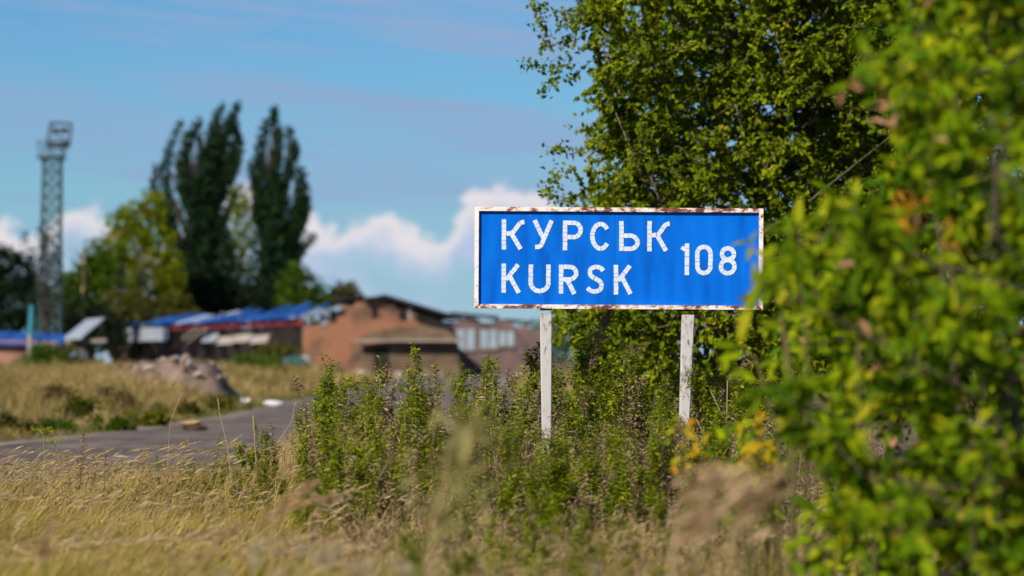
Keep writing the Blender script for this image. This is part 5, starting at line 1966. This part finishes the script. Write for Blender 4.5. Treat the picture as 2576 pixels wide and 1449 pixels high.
plume('dark reddish spike beneath the topmost golden seed head', [(215, 1280), (235, 1210), (245, 1165)], 28.2, .018, 'seed_brown', 110, 19, .02, .006, (.2, 0, .6), cat='weed', name='dock_plant', stem_mat='seed_brown')


def umbel(label, base_px, top, spread, Y, seed, mat='plume_pale'):
    rr = rng_of(seed)
    p0 = W(base_px[0], base_px[1], Y)
    foot = np.array([p0[0], Y, 0.0])
    root = empty('umbel_plant', tuple(foot))
    tag(root, label, 'flower')
    mb = MB()
    P, D = [], []
    t_ = W(top[0], top[1], Y) - foot
    mb.tube([(0, 0, -.03), p0 - foot, t_], [.004, .004, .0025], 5)
    for i in range(spread[1]):
        a = rr.uniform(0, 6.28)
        e = t_ + np.array([math.cos(a) * spread[0], math.sin(a) * spread[0], rr.uniform(.02, .05)])
        mb.tube([t_, (t_ + e) / 2 + np.array([0, 0, .012]), e], [.002, .0015, .001], 4)
        for _ in range(9):
            P.append(e + rr.normal(0, .012, 3))
            D.append(rr.normal(0, 1, 3))
    for s_ in (-1, 1):
        e = t_ * .75 + np.array([s_ * .16, 0, -.02])
        mb.tube([t_ * .62, e], [.003, .0015], 4)
        for _ in range(22):
            P.append(e + rr.normal(0, .02, 3))
            D.append(rr.normal(0, 1, 3))
    P, D = np.array(P), np.array(D)
    n = len(P)
    mb.build('stem', M['plume_pale'], root)
    V, F = leaves(P, D, rr.normal(0, 1, (n, 3)), rr.uniform(.01, .022, n), rr.uniform(.007, .012, n), LEAF2)
    tag(link('flower_head', tri_mesh('flower_head', V, F, M[mat]), root), kind='stuff')


umbel('greenish umbel plant standing against the road at left', (112, 1150), (108, 1092), (.085, 11), 29.0, 1, 'leaf_lime')
umbel('smaller yellowish umbel beside the first at left', (155, 1180), (140, 1120), (.06, 8), 29.6, 2, 'leaf_lime')


def fluff_heads():
    rr = rng_of(151)
    G = 'pale fluffy seed heads low in the foreground'
    protos = []
    for s_ in range(3):
        r2 = rng_of(160 + s_)
        n = 90
        d = nrm(r2.normal(0, 1, (n, 3)))
        V, F = leaves(d * .006, d, r2.normal(0, 1, (n, 3)), r2.uniform(.012, .022, n), np.full(n, .006), LEAF2)
        protos.append(tri_mesh('fluff', V, F, M['fluff']))
    for (px, py) in [(650, 1385), (672, 1372), (745, 1430), (630, 1418), (800, 1405), (880, 1425), (930, 1436), (705, 1440), (560, 1445), (985, 1420), (1030, 1436), (860, 1385), (1500, 1430), (760, 1380)]:
        Y = rr.uniform(9.8, 12.5)
        c = W(px + rr.normal(0, 8), py, Y)
        root = empty('fluffy_seed_head', (c[0], c[1], 0))
        tag(root, 'pale fluffy seed head, ' + ('low at the bottom picture edge' if py > 1415 else 'standing above the bottom edge') + (' left of the pale plume' if px < 800 else ' under the pale plume'), 'seed head', G)
        MB().tube([(-.03, 0, -.02), (-.015, 0, c[2] * .6), (0, 0, c[2])], [.002, .0018, .0012], 4).build('stem', M['seed'], root)
        o = link('fluff', protos[int(rr.integers(0, 3))], root, (0, 0, c[2]))
        s = rr.uniform(.6, 1.4)
        o.scale = (s, s, s)


fluff_heads()
